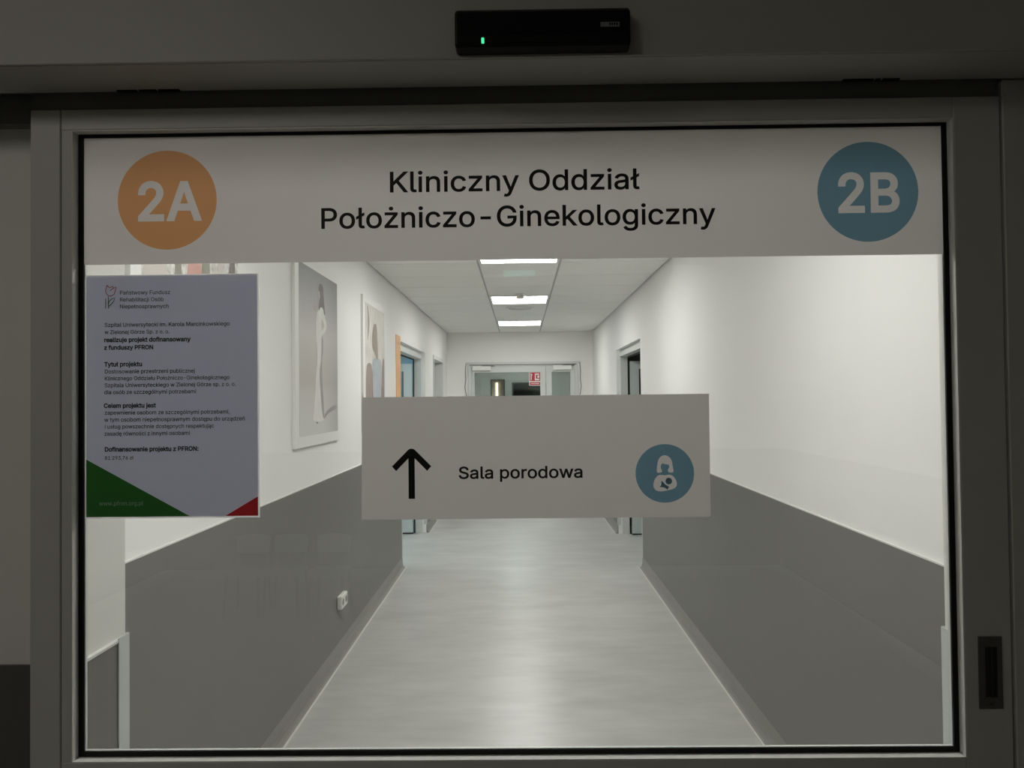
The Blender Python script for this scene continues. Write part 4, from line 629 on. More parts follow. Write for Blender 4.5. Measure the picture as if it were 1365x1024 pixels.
# fixed closing jamb
S(obj('trim_1', B(0.8255, 0.93, YF, YD, 0, 2.134, .0015, 1), 'aluminium'), 'grey aluminium closing jamb beyond the door handle', 'door jamb')

# ------------------------------------------------------------------ operator header above the door
hdr = thing('door_operator_header', 'long grey sliding door operator casing above the glass door', 'door operator', (0, 1.28, 2.134))
HB, HF = 2.134, 1.194
obj('front_cover', B(-2.2, 1.5, HF, HF + .006, HB, 2.335, .002, 2), 'header_grey', hdr)
obj('bottom_cover', B(-2.2, 1.5, HF + .006, 1.304, HB, HB + .004), 'header_grey', hdr)
obj('top_cover', B(-2.2, 1.5, HF + .006, YD, 2.331, 2.335), 'header_grey', hdr)
obj('track_rail', B(-2.2, LXa - .003, 1.340, YD, 2.094, HB + .01), 'track_grey', hdr)
for x0, segs in ((-0.684, (.038, .033, .040)), (0.552, (.055, .012, .032))):
    x = x0
    for w in segs:
        obj('guide_brush', B(x, x + w - .004, 1.296, 1.303, HB - .0022, HB + .004), 'rubber', hdr); x += w

# motion sensor on the header
ms = thing('motion_sensor', 'black automatic door motion sensor with green light on the header', 'sensor', (0.04, 1.17, 2.14))
sx0, sx1 = -0.0945, 0.1745
bm = bmesh.new()
prof = [(HF, 2.1385), (HF - .026, 2.1385), (HF - .030, 2.1425), (HF - .030, 2.150), (HF - .028, 2.192), (HF - .022, 2.198), (HF, 2.200)]
sweep_x(bm, prof, sx0, sx1)
es = [e for e in bm.edges if all(abs(v.co.x - sx0) < 1e-6 for v in e.verts) or all(abs(v.co.x - sx1) < 1e-6 for v in e.verts)]
bmesh.ops.bevel(bm, geom=es, offset=.004, segments=3, affect='EDGES', profile=.5)
obj('housing', bm, 'black_plastic', ms, smooth=False)
obj('detector_window', B(sx0 + .006, sx1 - .006, HF - .0315, HF - .029, 2.1435, 2.1545, .0008, 1), 'black_window', ms)
obj('status_light', B(-0.0535, -0.0495, HF - .0330, HF - .029, 2.1425, 2.1505, .0006, 1), 'led_green', ms, label='small green status light')
bd = obj('badge', B(0.1285, 0.1575, HF - .0310, HF - .027, 2.1655, 2.1725), 'badge_grey', ms, label='small grey maker badge')
for k in range(4):
    obj('badge_mark', B(0.1415 + k * .0036, 0.1437 + k * .0036, HF - .0314, HF - .0308, 2.1673, 2.1711), 'black_window', bd)

# ------------------------------------------------------------------ banner sign on the glass
YS = YG - .0012                  # film stuck to the lobby side of the pane
YI = YS - .0003                  # print lies on the film
ban = thing('banner_sign', 'white film banner with ward name between orange 2A and blue 2B discs', 'sign', (0, YS, 1.84))
bz0, bz1 = 1.8405, GZ1 - .006
CA, CB = (-0.6125, 1.9525), (0.6040, 1.9505)
print2d('film', [[[(GX0 + .009, bz0), (GX1 - .009, bz0), (GX1 - .009, bz1), (GX0 + .009, bz1)]], [disc_pts(*CA, .0868)], [disc_pts(*CB, .0868)]], YS, 'sign_film', ban)
for (cx_, cz_), t_, x0_, x1_, z_, mt_, lb_ in ((CA, '2A', -0.6690, -0.5530, 1.9180, 'sign_orange', 'orange disc marked 2A'), (CB, '2B', 0.5475, 0.6605, 1.9165, 'sign_blue', 'blue disc marked 2B')):
    gl = glyph_outlines(t_, x0_, x1_, z_, .0650, .0026)
    dk = print2d('disc', [[disc_pts(cx_, cz_, .0868)], gl], YS, mt_, ban, lb_)
    print2d('numeral', [gl], YS, 'sign_film', dk)
text('lettering', 'Kliniczny Oddział', -0.2270, 0.2110, 1.9610, YI, 'ink_black', ban, cap=.0350, bold=.0007)
text('lettering', 'Położniczo-Ginekologiczny', -0.3470, 0.3415, 1.8990, YI, 'ink_black', ban, cap=.0350, bold=.0007)

# ------------------------------------------------------------------ direction sign
ds = thing('direction_sign', 'white film sign with black arrow pointing ahead and blue mother disc', 'sign', (0.024, YS, 1.392))
mcx, mcz = 0.2470, 1.4682
print2d('film', [[[(-0.2765, 1.3930), (0.3248, 1.3930), (0.3248, 1.6045), (-0.2745, 1.6045)]], [disc_pts(mcx, mcz, .0503)]], YS, 'sign_film', ds)
ax, az = -0.1893, 1.5150
w = .0054
arrow = [(-w, -.0865), (w, -.0865), (w, -.0165), (.0268, -.0385), (.0340, -.0305), (.0060, -.0022), (.0035, -.0005), (0, 0), (-.0035, -.0005), (-.0060, -.0022), (-.0340, -.0305), (-.0268, -.0385), (-w, -.0165)]
obj('arrow', sheet([(ax + a, az + b) for a, b in arrow], YI), 'ink_black', ds)
text('lettering', 'Sala porodowa', -0.1090, 0.1072, 1.4625, YI, 'ink_black', ds, cap=.0200, bold=.0006)
def icon(pts, it=2):
    k = .000114
    q_ = [(mcx + (a - 522) * k, mcz - (b - 535) * k) for a, b in pts]
    return smooth_poly(q_, it) if it else q_
hair = icon([(398, 524), (405, 440), (420, 340), (460, 280), (520, 256), (585, 278), (630, 335), (642, 430), (660, 524), (600, 526), (566, 512), (572, 470), (590, 450), (588, 405), (550, 400), (520, 395), (495, 382), (470, 398), (460, 440), (470, 475), (488, 512), (450, 526)])
body_ = icon([(440, 552), (520, 566), (612, 550), (670, 600), (705, 680), (695, 740), (640, 775), (560, 790), (480, 808), (390, 800), (345, 740), (352, 660), (390, 590)])
dm = print2d('disc', [[disc_pts(mcx, mcz, .0503)], [hair], [body_]], YS, 'sign_blue', ds, 'blue disc with mother and baby pictogram')
print2d('pictogram_hair', [[hair]], YS, 'sign_film', dm)
print2d('pictogram_body', [[body_]], YS, 'sign_film', dm)
obj('pictogram_baby', sheet(icon([(580 + 50 * math.cos(a * math.pi / 12), 652 + 50 * math.sin(a * math.pi / 12)) for a in range(24)], 0), YI), 'sign_blue', dm)
obj('pictogram_arm', sheet(icon([(465, 640), (495, 665), (525, 705), (590, 735), (552, 790), (548, 770), (500, 742), (430, 742), (470, 715)], 1), YI), 'sign_blue', dm)

# ------------------------------------------------------------------ laminated funding poster
po = thing('funding_poster', 'laminated portrait information poster with green and red corners on the glass', 'poster', (-0.604, YS, 1.399))
px0, px1, pz0, pz1 = -0.7555, -0.4525, 1.3990, 1.8225
YP = YS - .0006
obj('laminate_pouch', sheet([(px0, pz0), (px1, pz0), (px1, pz1), (px0, pz1)], YS), 'laminate', po, label='clear laminate rim')
obj('paper', sheet([(px0 + .001, pz0 + .003), (px1 - .003, pz0 + .003), (px1 - .003, pz1 - .002), (px0 + .001, pz1 - .002)], YP), 'poster_paper', po)
obj('corner_triangle', sheet([(px0 + .001, pz0 + .003), (px0 + .001 + .181, pz0 + .003), (px0 + .001, 1.5020)], YP - .0003), 'poster_green', po, label='green printed corner')
obj('corner_triangle', sheet([(px1 - .003, pz0 + .003), (px1 - .003, 1.4355), (px1 - .003 - .057, pz0 + .003)], YP - .0003), 'poster_red', po, label='red printed corner')
K = 1.2965e-3
def pxw(a, b):                    # poster text positions, millimetre grid of the sheet
    return -0.7540 + (a - 116.5) * K, 1.8235 - (b - 366.0) * K
def pline(s, a0, a1, b, mat='ink_grey', bold=0.00012, cap=None):
    x0, z = pxw(a0, b); x1, _ = pxw(a1, b)
    text('lettering', s, x0, x1, z, YP - .0006, mat, po, cap, bold)
pline('Państwowy Fundusz', 161.5, 230, 393.4, 'ink_grey', .0001)
pline('Rehabilitacji Osób', 161.5, 221, 402.8, 'ink_grey', .0001)
pline('Niepełnosprawnych', 161.5, 228, 412.0, 'ink_grey', .0001)
pline('Szpital Uniwersytecki im. Karola Marcinkowskiego', 141, 310, 436.6)
pline('w Zielonej Górze Sp. z o. o.', 141, 229, 446.2)
pline('realizuje projekt dofinansowany', 140.5, 257, 457.0, 'ink_black', .0004)
pline('z funduszy PFRON', 140.5, 207, 467.2, 'ink_black', .0004)
pline('Tytuł projektu', 140.5, 192, 489.8, 'ink_black', .0004)
pline('Dostosowanie przestrzeni publicznej', 141, 263, 499.2)
pline('Klinicznego Oddziału Położniczo-Ginekologicznego', 141, 309.5, 508.4)
pline('Szpitala Uniwersyteckiego w Zielonej Górze sp. z o. o.', 141, 318, 517.6)
pline('dla osób ze szczególnymi potrzebami', 140.5, 264.5, 526.8)
pline('Celem projektu jest', 140, 210, 545.2, 'ink_black', .0004)
pline('zapewnienie osobom ze szczególnymi potrzebami,', 141, 309.5, 554.4)
pline('w tym osobom niepełnosprawnym dostępu do urządzeń', 140.5, 330, 563.8)
pline('i usług powszechnie dostępnych respektując', 141, 288.5, 573.0)
pline('zasadę równości z innymi osobami', 140.5, 256, 582.4)
pline('Dofinansowanie projektu z PFRON:', 141, 267.5, 603.6, 'ink_black', .0004)
pline('81 293,76 zł', 141, 180, 614.6)
pline('www.pfron.org.pl', 133.5, 193, 675.6, 'ink_green_text')
# tulip emblem
def em(pts, mat, nm, w_=.0013):
    bm = bmesh.new(); stroke(bm, [pxw(a, b) for a, b in pts], w_, YP - .0006); obj(nm, bm, mat, po)
em([(144.5, 380.5), (142.6, 387), (143.2, 391.5), (146, 394.5), (150, 395.2), (154, 393), (155.8, 388), (156.8, 382.8), (153.5, 384.5), (150.5, 386.5), (148.5, 387.8)], 'ink_logo_red', 'emblem_petal')
em([(144.5, 380.5), (147, 383.2), (149, 383.8), (152, 381.8), (153, 384.5)], 'ink_logo_red', 'emblem_petal')
em([(142.8, 398.5), (142.6, 412.0)], 'ink_logo_green', 'emblem_stem')
em([(146.0, 395.5), (146.6, 400), (146.2, 406), (146.6, 412.0)], 'ink_logo_green', 'emblem_stem')
em([(146.6, 409), (150.5, 406), (153.6, 402), (155.2, 397.8), (151, 399), (147.6, 402.2), (146.4, 406)], 'ink_logo_green', 'emblem_leaf')

# ------------------------------------------------------------------ photo prints on the left wall
def photo(label, y0, y1, print_mat):
    t = thing('photo_print', label, 'picture', (XL, (y0 + y1) / 2, 1.355), 'photo prints on the corridor wall')
    obj('board', B(XL, XL + .018, y0, y1, 1.355, 2.368, .0015, 1), 'board_white', t)
    obj('print', B(XL + .018, XL + .0188, y0 + .065, y1 - .055, 1.413, 2.318), print_mat, t)
    return t
XPIC = XL + .0194
ph = photo('large photo print of a bride in a long white gown', 3.850, 4.790, 'print_studio')
obj('printed_shadow', wall_sheet(smooth_poly([(4.4, 1.489), (4.428, 1.528), (4.544, 1.556), (4.704, 1.578), (4.703, 1.547), (4.544, 1.532), (4.45, 1.511)], 1), XPIC + 0.0), 'print_shade', ph)
obj('printed_gown', wall_sheet(smooth_poly([(4.321, 2.125), (4.352, 2.138), (4.394, 2.132), (4.419, 2.096), (4.457, 2.059), (4.478, 2.027), (4.423, 1.986), (4.352, 1.97), (4.354, 1.94), (4.388, 1.877), (4.37, 1.873), (4.35, 1.788), (4.365, 1.648), (4.389, 1.557), (4.409, 1.483), (4.279, 1.482), (4.159, 1.491), (4.184, 1.538), (4.217, 1.647), (4.235, 1.745), (4.266, 1.834), (4.268, 1.859), (4.241, 1.926), (4.233, 2.015), (4.244, 2.069), (4.273, 2.104)], 1), XPIC + 0.0004), 'print_gown', ph)
obj('printed_fold', wall_sheet(smooth_poly([(4.354, 1.97), (4.386, 1.959), (4.393, 1.888), (4.36, 1.839), (4.366, 1.704), (4.402, 1.535), (4.405, 1.489), (4.361, 1.513), (4.327, 1.636), (4.298, 1.758), (4.347, 1.838)], 1), XPIC + 0.0008), 'print_gown_fold', ph)
obj('printed_arm_gap', wall_sheet(smooth_poly([(4.367, 2.072), (4.403, 2.048), (4.417, 2.025), (4.374, 1.999), (4.355, 2.005), (4.35, 2.037)], 1), XPIC + 0.0008), 'print_skin', ph)
obj('printed_face', wall_sheet(smooth_poly([(4.288, 2.216), (4.321, 2.215), (4.336, 2.177), (4.303, 2.17), (4.289, 2.192)], 1), XPIC + 0.0006), 'print_skin', ph)
obj('printed_hair', wall_sheet(smooth_poly([(4.297, 2.241), (4.33, 2.263), (4.372, 2.264), (4.401, 2.24), (4.408, 2.175), (4.441, 2.101), (4.414, 2.088), (4.39, 2.129), (4.331, 2.13), (4.293, 2.096), (4.298, 2.145), (4.328, 2.175), (4.32, 2.212), (4.296, 2.22)], 1), XPIC + 0.0009), 'print_hair', ph)
obj('printed_flowers', wall_sheet(smooth_poly([(4.168, 2.134), (4.23, 2.157), (4.28, 2.153), (4.286, 2.116), (4.239, 2.09), (4.18, 2.099)], 1), XPIC + 0.0003), 'print_blush', ph)
obj('printed_shoe', wall_sheet(smooth_poly([(4.217, 1.477), (4.254, 1.482), (4.275, 1.477), (4.254, 1.471)], 1), XPIC + 0.0009), 'print_hair', ph)
ph = photo('photo print of a dark haired woman in pale blue by a meadow', 5.530, 6.440, 'print_meadow')
obj('printed_hair', wall_sheet(smooth_poly([(5.905, 2.174), (5.971, 2.197), (6.037, 2.187), (6.064, 2.076), (6.094, 1.926), (6.026, 1.912), (5.94, 1.967), (5.856, 1.991), (5.842, 2.083)], 1), XPIC + 0.0008), 'print_hairbrown', ph)
obj('printed_dress', wall_sheet(smooth_poly([(5.844, 1.905), (6.027, 1.931), (6.192, 1.924), (6.237, 1.864), (6.189, 1.63), (6.125, 1.554), (5.882, 1.556), (5.888, 1.719), (5.849, 1.816)], 1), XPIC + 0.0006), 'print_bluegrey', ph)
obj('printed_grass', wall_sheet(smooth_poly([(5.616, 1.847), (5.72, 1.883), (5.851, 1.865), (5.884, 1.63), (5.872, 1.532), (5.597, 1.536)], 1), XPIC + 0.0003), 'print_brown', ph)
obj('printed_grass', wall_sheet(smooth_poly([(6.257, 1.882), (6.333, 1.956), (6.375, 1.914), (6.359, 1.525), (6.171, 1.528), (6.231, 1.725)], 1), XPIC + 0.0003), 'print_brown', ph)
obj('printed_branch', wall_sheet(smooth_poly([(5.695, 2.301), (5.76, 2.196), (5.702, 2.048), (5.67, 2.046), (5.707, 2.191), (5.663, 2.297)], 1), XPIC + 0.0002), 'print_brown', ph)
ph = photo('photo print half hidden by banner and poster nearest the glass', 2.216, 3.118, 'print_lace')
obj('printed_patch', wall_sheet(smooth_poly([(2.28, 1.5), (2.44, 1.55), (2.45, 1.875), (2.44, 2.21), (2.36, 2.25), (2.27, 1.975)], 2), XPIC + 0.0002), 'print_skin', ph)
obj('printed_patch', wall_sheet(smooth_poly([(2.36, 1.55), (2.462, 1.6), (2.472, 1.775), (2.462, 1.96), (2.411, 2.0), (2.35, 1.875)], 2), XPIC + 0.0004), 'print_brown', ph)
obj('printed_patch', wall_sheet(smooth_poly([(2.499, 1.5), (2.544, 1.55), (2.554, 1.875), (2.544, 2.21), (2.522, 2.25), (2.489, 1.975)], 2), XPIC + 0.0004), 'print_sage', ph)
obj('printed_patch', wall_sheet(smooth_poly([(2.584, 1.6), (2.707, 1.6500000000000001), (2.717, 1.9000000000000001), (2.707, 2.16), (2.645, 2.2), (2.574, 2.0)], 2), XPIC + 0.0006), 'print_salmon', ph)
obj('printed_patch', wall_sheet(smooth_poly([(2.707, 1.5), (2.779, 1.55), (2.789, 1.875), (2.779, 2.21), (2.743, 2.25), (2.697, 1.975)], 2), XPIC + 0.0004), 'print_sage', ph)
obj('printed_patch', wall_sheet(smooth_poly([(2.848, 1.5), (2.899, 1.55), (2.909, 1.875), (2.899, 2.21), (2.874, 2.25), (2.838, 1.975)], 2), XPIC + 0.0006), 'print_skin', ph)
obj('printed_patch', wall_sheet(smooth_poly([(2.959, 1.5), (3.03, 1.55), (3.04, 1.875), (3.03, 2.21), (2.994, 2.25), (2.949, 1.975)], 2), XPIC + 0.0004), 'print_hair', ph)
obj('printed_hair', wall_sheet([(2.415, 2.227), (2.411, 2.251), (2.399, 2.271), (2.381, 2.284), (2.36, 2.289), (2.339, 2.284), (2.321, 2.271), (2.309, 2.251), (2.305, 2.227), (2.309, 2.203), (2.321, 2.183), (2.339, 2.17), (2.36, 2.165), (2.381, 2.17), (2.399, 2.183), (2.411, 2.203)], XPIC + .0008), 'print_hair', ph)
obj('printed_face', wall_sheet([(2.408, 2.207), (2.405, 2.226), (2.396, 2.242), (2.383, 2.253), (2.368, 2.257), (2.353, 2.253), (2.34, 2.242), (2.331, 2.226), (2.328, 2.207), (2.331, 2.188), (2.34, 2.172), (2.353, 2.161), (2.368, 2.157), (2.383, 2.161), (2.396, 2.172), (2.405, 2.188)], XPIC + .0010), 'print_skin', ph)
obj('printed_hair', wall_sheet([(2.755, 2.247), (2.751, 2.271), (2.739, 2.291), (2.721, 2.304), (2.7, 2.309), (2.679, 2.304), (2.661, 2.291), (2.649, 2.271), (2.645, 2.247), (2.649, 2.223), (2.661, 2.203), (2.679, 2.19), (2.7, 2.185), (2.721, 2.19), (2.739, 2.203), (2.751, 2.223)], XPIC + .0008), 'print_hairbrown', ph)
obj('printed_face', wall_sheet([(2.748, 2.227), (2.745, 2.246), (2.736, 2.262), (2.723, 2.273), (2.708, 2.277), (2.693, 2.273), (2.68, 2.262), (2.671, 2.246), (2.668, 2.227), (2.671, 2.208), (2.68, 2.192), (2.693, 2.181), (2.708, 2.177), (2.723, 2.181), (2.736, 2.192), (2.745, 2.208)], XPIC + .0010), 'print_skin', ph)
obj('printed_hair', wall_sheet([(2.975, 2.212), (2.971, 2.236), (2.959, 2.256), (2.941, 2.269), (2.92, 2.274), (2.899, 2.269), (2.881, 2.256), (2.869, 2.236), (2.865, 2.212), (2.869, 2.188), (2.881, 2.168), (2.899, 2.155), (2.92, 2.15), (2.941, 2.155), (2.959, 2.168), (2.971, 2.188)], XPIC + .0008), 'print_hair', ph)
obj('printed_face', wall_sheet([(2.968, 2.192), (2.965, 2.211), (2.956, 2.227), (2.943, 2.238), (2.928, 2.242), (2.913, 2.238), (2.9, 2.227), (2.891, 2.211), (2.888, 2.192), (2.891, 2.173), (2.9, 2.157), (2.913, 2.146), (2.928, 2.142), (2.943, 2.146), (2.956, 2.157), (2.965, 2.173)], XPIC + .0010), 'print_skin', ph)
# ------------------------------------------------------------------ wall socket
so = thing('wall_socket', 'white double wall socket low on the dark dado', 'socket', (XL, 4.82, .31))
obj('plate', B(XL + .006, XL + .036, 4.735, 4.895, .310, .392, .006, 2), 'socket_white', so)
for y in (4.775, 4.855):
    bm = bmesh.new(); cyl(bm, (XL + .0362, y, .351), 'X', .021, .001, 24); ho = obj('socket_well', bm, 'socket_hole', so)
    for dz in (-.008, .008):
        bm = bmesh.new(); cyl(bm, (XL + .0372, y, .351 + dz), 'X', .003, .001, 10); obj('pin_hole', bm, 'black_plastic', ho)

# ------------------------------------------------------------------ doors along the corridor
def side_door(name, label, xin, s, y0, y1, top, room_glass, swing=90):
    """double door in a long wall, frame set back in the reveal; both leaves stand open into the side room. s=+1: room lies towards +x"""
    t = thing(name, label, 'door', (xin, (y0 + y1) / 2, 0), None, 'structure')
    X = lambda a, b: sorted((xin + s * a, xin + s * b))
    fr = boxes((*X(.045, .135), y0, y0 + .05, 0, top), (*X(.045, .135), y1 - .022, y1, 0, top), (*X(.045, .135), y0 + .05, y1 - .022, top - .075, top))
    obj('door_frame', fr, 'white_aluminium', t)
    obj('hinge_gap_shade', boxes((*X(.128, .140), y1 - .040, y1 - .0225, 0.002, top - .085), (*X(.128, .140), y0 + .051, y1 - .040, top - .090, top - .0755)), 'rubber', t)  # black strips stand in for shade in the hinge gap and below the head
    W = .84; ht = top - .135
    for side in (0, 1):
        # leaf standing perpendicular to the wall
        ya, yb = (y1 - .088, y1 - .045) if side == 0 else (y0 + .062, y0 + .105)
        lf = obj('door_leaf', boxes((*X(.15, .255), ya, yb, .012, ht), (*X(.15 + W - .1, .15 + W), ya, yb, .012, ht), (*X(.255, .15 + W - .1), ya, yb, ht - .09, ht), (*X(.255, .15 + W - .1), ya, yb, .012, .95)), 'door_laminate', t)
        obj('glass_pane', B(*X(.255, .15 + W - .1), (ya + yb) / 2 - .003, (ya + yb) / 2 + .003, .95, ht - .09), room_glass, lf)
        obj('glazing_seal', boxes((*X(.250, .258), ya - .002, yb + .002, .95, ht - .09)), 'rubber', lf)
        obj('bottom_seal', B(*X(.15, .15 + W), ya - .004, yb + .004, .001, .014), 'rubber', lf)
        hy = ya if side == 0 else yb
        sg = -1 if side == 0 else 1
        hn = bmesh.new(); tube(hn, [(xin + s * (.15 + W - .05), hy, 1.05), (xin + s * (.15 + W - .05), hy + sg * .05, 1.05), (xin + s * (.15 + W - .16), hy + sg * .055, 1.05)], .009)
        obj('door_handle', hn, 'steel', lf)
    return t
side_door('door_2', 'open double door in bluish light beside the orange panel', XL, -1, A0, A1, AT, 'far_glass')
side_door('door_4', 'open double door with dark glass in the plain white wall', XR, 1, C0, C1, CT, 'dark_glass')
# closed grey door in the second left doorway
t = thing('door_3', 'closed grey door in a deep white frame near the end wall', 'door', (XL, (B0 + B1) / 2, 0), None, 'structure')
obj('door_frame', boxes((XL - .004, XL + .012, B0 - .05, B0, 0, BT + .05), (XL - .004, XL + .012, B1, B1 + .05, 0, BT + .05), (XL - .004, XL + .012, B0, B1, BT, BT + .05), (XL - .138, XL - .004, B1 - .012, B1, 0, BT), (XL - .138, XL - .004, B0, B0 + .012, 0, BT)), 'white_aluminium', t)
lf = obj('door_leaf', B(XL - .138, XL - .098, B0 + .014, B1 - .014, .006, BT - .003), 'grey_door', t)
bm = bmesh.new(); tube(bm, [(XL - .098, B0 + .09, 1.05), (XL - .048, B0 + .09, 1.05), (XL - .045, B0 + .21, 1.05)], .009); obj('door_handle', bm, 'steel', lf)
# orange strip beside the first left doorway
op = obj('orange_panel', B(XL, XL + .004, 7.08, A0 - .004, DADO + .006, 2.205), 'orange_panel')
tag(op, 'tall narrow orange wall panel at the edge of the left doorway', 'wall panel')

# end double door with overhead closers
d5 = thing('door_5', 'glazed grey double door with two white closers closing the corridor', 'door', (0.04, YE, 0), None, 'structure')
f0, f1 = DX0, DX1
obj('door_frame', boxes((f0, f0 + .05, YE - .02, YE + .07, 0, DTOP), (f1 - .05, f1, YE - .02, YE + .07, 0, DTOP), (f0 + .05, f1 - .05, YE - .02, YE + .07, DTOP - .03, DTOP)), 'white_aluminium', d5)
obj('head_trim', B(f0 - .035, f1 + .045, YE - .006, YE, DTOP, DTOP + .035), 'white_aluminium', d5)
obj('head_gap', B(f0 + .02, f1 - .02, YE - .0215, YE - .02, DTOP - .016, DTOP - .004), 'cable', d5)
def leaf(x0, x1, s0, s1, cx0, cx1):
    ht = DTOP - .034
    lf = obj('door_leaf', boxes((x0, x0 + s0, YE - .01, YE + .045, .012, ht), (x1 - s1, x1, YE - .01, YE + .045, .012, ht), (x0 + s0, x1 - s1, YE - .01, YE + .045, ht - .092, ht), (x0 + s0, x1 - s1, YE - .01, YE + .045, .012, .28), (x0 + s0, x1 - s1, YE - .01, YE + .045, .98, 1.08)), 'white_aluminium', d5)
    for z0, z1 in ((.28, .98), (1.08, ht - .092)):
        obj('glass_pane', B(x0 + s0, x1 - s1, YE + .014, YE + .020, z0, z1), 'far_glass', lf)
    cl = obj('door_closer', B(cx0, cx1, YE - .065, YE - .01, ht - .062, ht + .004, .005, 2), 'board_white', lf, label='white overhead door closer')
    obj('closer_arm', B((cx0 + cx1) / 2, cx1 + .05, YE - .05, YE - .035, ht + .004, ht + .014), 'steel', cl)
    bm = bmesh.new(); hx = x1 - s1 / 2 if x1 < .5 else x0 + s0 / 2
    tube(bm, [(hx, YE - .01, 1.0), (hx, YE - .06, 1.0), (hx, YE - .06, 1.3), (hx, YE - .01, 1.3)], .011); obj('door_handle', bm, 'steel', lf)
leaf(f0 + .052, 0.398, .048, .086, -0.745, -0.452)
leaf(0.404, f1 - .052, .085, .066, 0.512, 0.800)
fs = thing('fire_sign', 'small red and white fire equipment sign on the far door glass', 'sign', (0.225, YE + .01, 1.80))
obj('plate', B(0.138, 0.318, YE + .009, YE + .0135, 1.795, 2.006), 'fire_white', fs)
obj('red_field', B(0.150, 0.312, YE + .007, YE + .009, 1.868, 2.000), 'fire_red', fs)
obj('red_band', B(0.150, 0.312, YE + .007, YE + .009, 1.805, 1.850), 'fire_red', fs)
obj('pictogram', boxes((0.164, 0.180, YE + .0055, YE + .007, 1.885, 1.985), (0.182, 0.190, YE + .0055, YE + .007, 1.955, 1.975)), 'fire_white', fs)
obj('pictogram', boxes((0.228, 0.298, YE + .0055, YE + .007, 1.880, 1.905), (0.228, 0.245, YE + .0055, YE + .007, 1.905, 1.985), (0.245, 0.298, YE + .0055, YE + .007, 1.965, 1.985), (0.268, 0.298, YE + .0055, YE + .007, 1.918, 1.955)), 'fire_white', fs)
obj('text_bar', B(0.168, 0.296, YE + .0055, YE + .007, 1.822, 1.834), 'fire_white', fs)
for nm, x, lb in (('l', f0 - .03, 'thin cable hanging beside the far door near the closed grey door'), ('r', f1 + .03, 'thin cable hanging beside the far door on the plain wall side')):
    bm = bmesh.new()
    sg = -1 if nm == 'l' else 1
    tube(bm, [(x, YE - .006, 2.15), (x + sg * .012, YE - .012, 2.02), (x + sg * .004, YE - .012, 1.9), (x + sg * .02, YE - .012, 1.78), (x - sg * .01, YE - .012, 1.62), (x, YE - .006, 1.45)], .0045)
    tag(obj('cable', bm, 'cable'), lb, 'cable', 'loose cables beside the far double door')

# ------------------------------------------------------------------ rooms beyond the doors
def room(name, x0, x1, y0, y1, h, mat, label, skip):
    bm = bmesh.new(); t_ = .1
    if 'W' not in skip: box(bm, x0 - t_, x0, y0, y1, 0, h)
    if 'E' not in skip: box(bm, x1, x1 + t_, y0, y1, 0, h)
    if 'S' not in skip: box(bm, x0 - t_, x1 + t_, y0 - t_, y0, 0, h)
    if 'N' not in skip: box(bm, x0 - t_, x1 + t_, y1, y1 + t_, 0, h)
    box(bm, x0 - t_, x1 + t_, y0 - t_, y1 + t_, h, h + t_)
    return S(obj(name, bm, mat), label, 'wall')
room('wall_side_room', XL - T - 2.6, XL - T, 6.9, 9.9, 2.6, 'blue_paint', 'pale blue walls of the lit room behind the left double door', 'E')
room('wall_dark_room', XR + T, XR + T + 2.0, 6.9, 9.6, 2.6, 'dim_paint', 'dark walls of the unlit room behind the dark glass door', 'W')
vb = room('wall_vestibule', -1.25, 1.25, YE + T, 15.5, 2.6, 'sage_paint', 'grey green vestibule walls seen through the far door glass', 'SN')
rl = thing('ceiling_light', 'ceiling light inside the pale blue side room', 'ceiling light', (XL - T - 1.2, 8.3, 2.6))
obj('diffuser', B(XL - T - 1.5, XL - T - .9, 8.0, 8.6, 2.57, 2.59), 'room_lamp', rl)
obj('frame', boxes((XL - T - 1.53, XL - T - .87, 7.97, 8.63, 2.59, 2.6)), 'lamp_frame', rl)
vl = thing('ceiling_light', 'added fill light in the vestibule behind the far double door', 'ceiling light', (0, 13.6, 2.6))  # unseen panel added to brighten the vestibule; no lamp is known there
obj('diffuser', B(-.3, .3, 13.3, 13.9, 2.57, 2.59), 'vestibule_fill', vl)
obj('frame', B(-.33, .33, 13.27, 13.93, 2.59, 2.6), 'lamp_frame', vl)
# vestibule back wall: doorway with a warm lamp behind, dark notice window
S(obj('wall_vestibule_back', boxes((-1.25, -.575, 15.5, 15.6, 0, 2.6), (-.335, -.17, 15.5, 15.6, 0, 2.6), (-.575, -.335, 15.5, 15.6, 1.965, 2.6), (-.17, .62, 15.5, 15.6, 0, .95), (-.17, .62, 15.5, 15.6, 1.92, 2.6), (.62, 1.25, 15.5, 15.6, 0, 2.6)), 'sage_paint'),
  'grey green back wall of the vestibule with doorway and window', 'wall')
S(obj('trim_2', boxes((-.60, -.575, 15.48, 15.5, 0, 1.99), (-.335, -.31, 15.48, 15.5, 0, 1.99), (-.575, -.335, 15.48, 15.5, 1.965, 1.99)), 'dark_steel'), 'narrow dark doorway trim in the vestibule back wall', 'door trim')
S(obj('wall_back_room', boxes((-1.3, 1.3, 16.1, 16.2, 0, 2.6), (-1.4, -1.3, 15.6, 16.2, 0, 2.6), (1.3, 1.4, 15.6, 16.2, 0, 2.6), (-1.4, 1.4, 15.6, 16.2, 2.6, 2.7), (-.25, -.22, 15.6, 16.1, 0, 2.6)), 'print_skin'), 'beige wall of the room behind the vestibule doorway', 'wall')
wd = thing('window_1', 'dark window with plants behind it in the vestibule', 'window', (.225, 15.55, .95), None, 'structure')
obj('window_frame', boxes((-.17, -.14, 15.49, 15.55, .95, 1.92), (.59, .62, 15.49, 15.55, .95, 1.92), (-.14, .59, 15.49, 15.55, 1.89, 1.92), (-.14, .59, 15.49, 15.55, .95, .98)), 'dark_steel', wd)
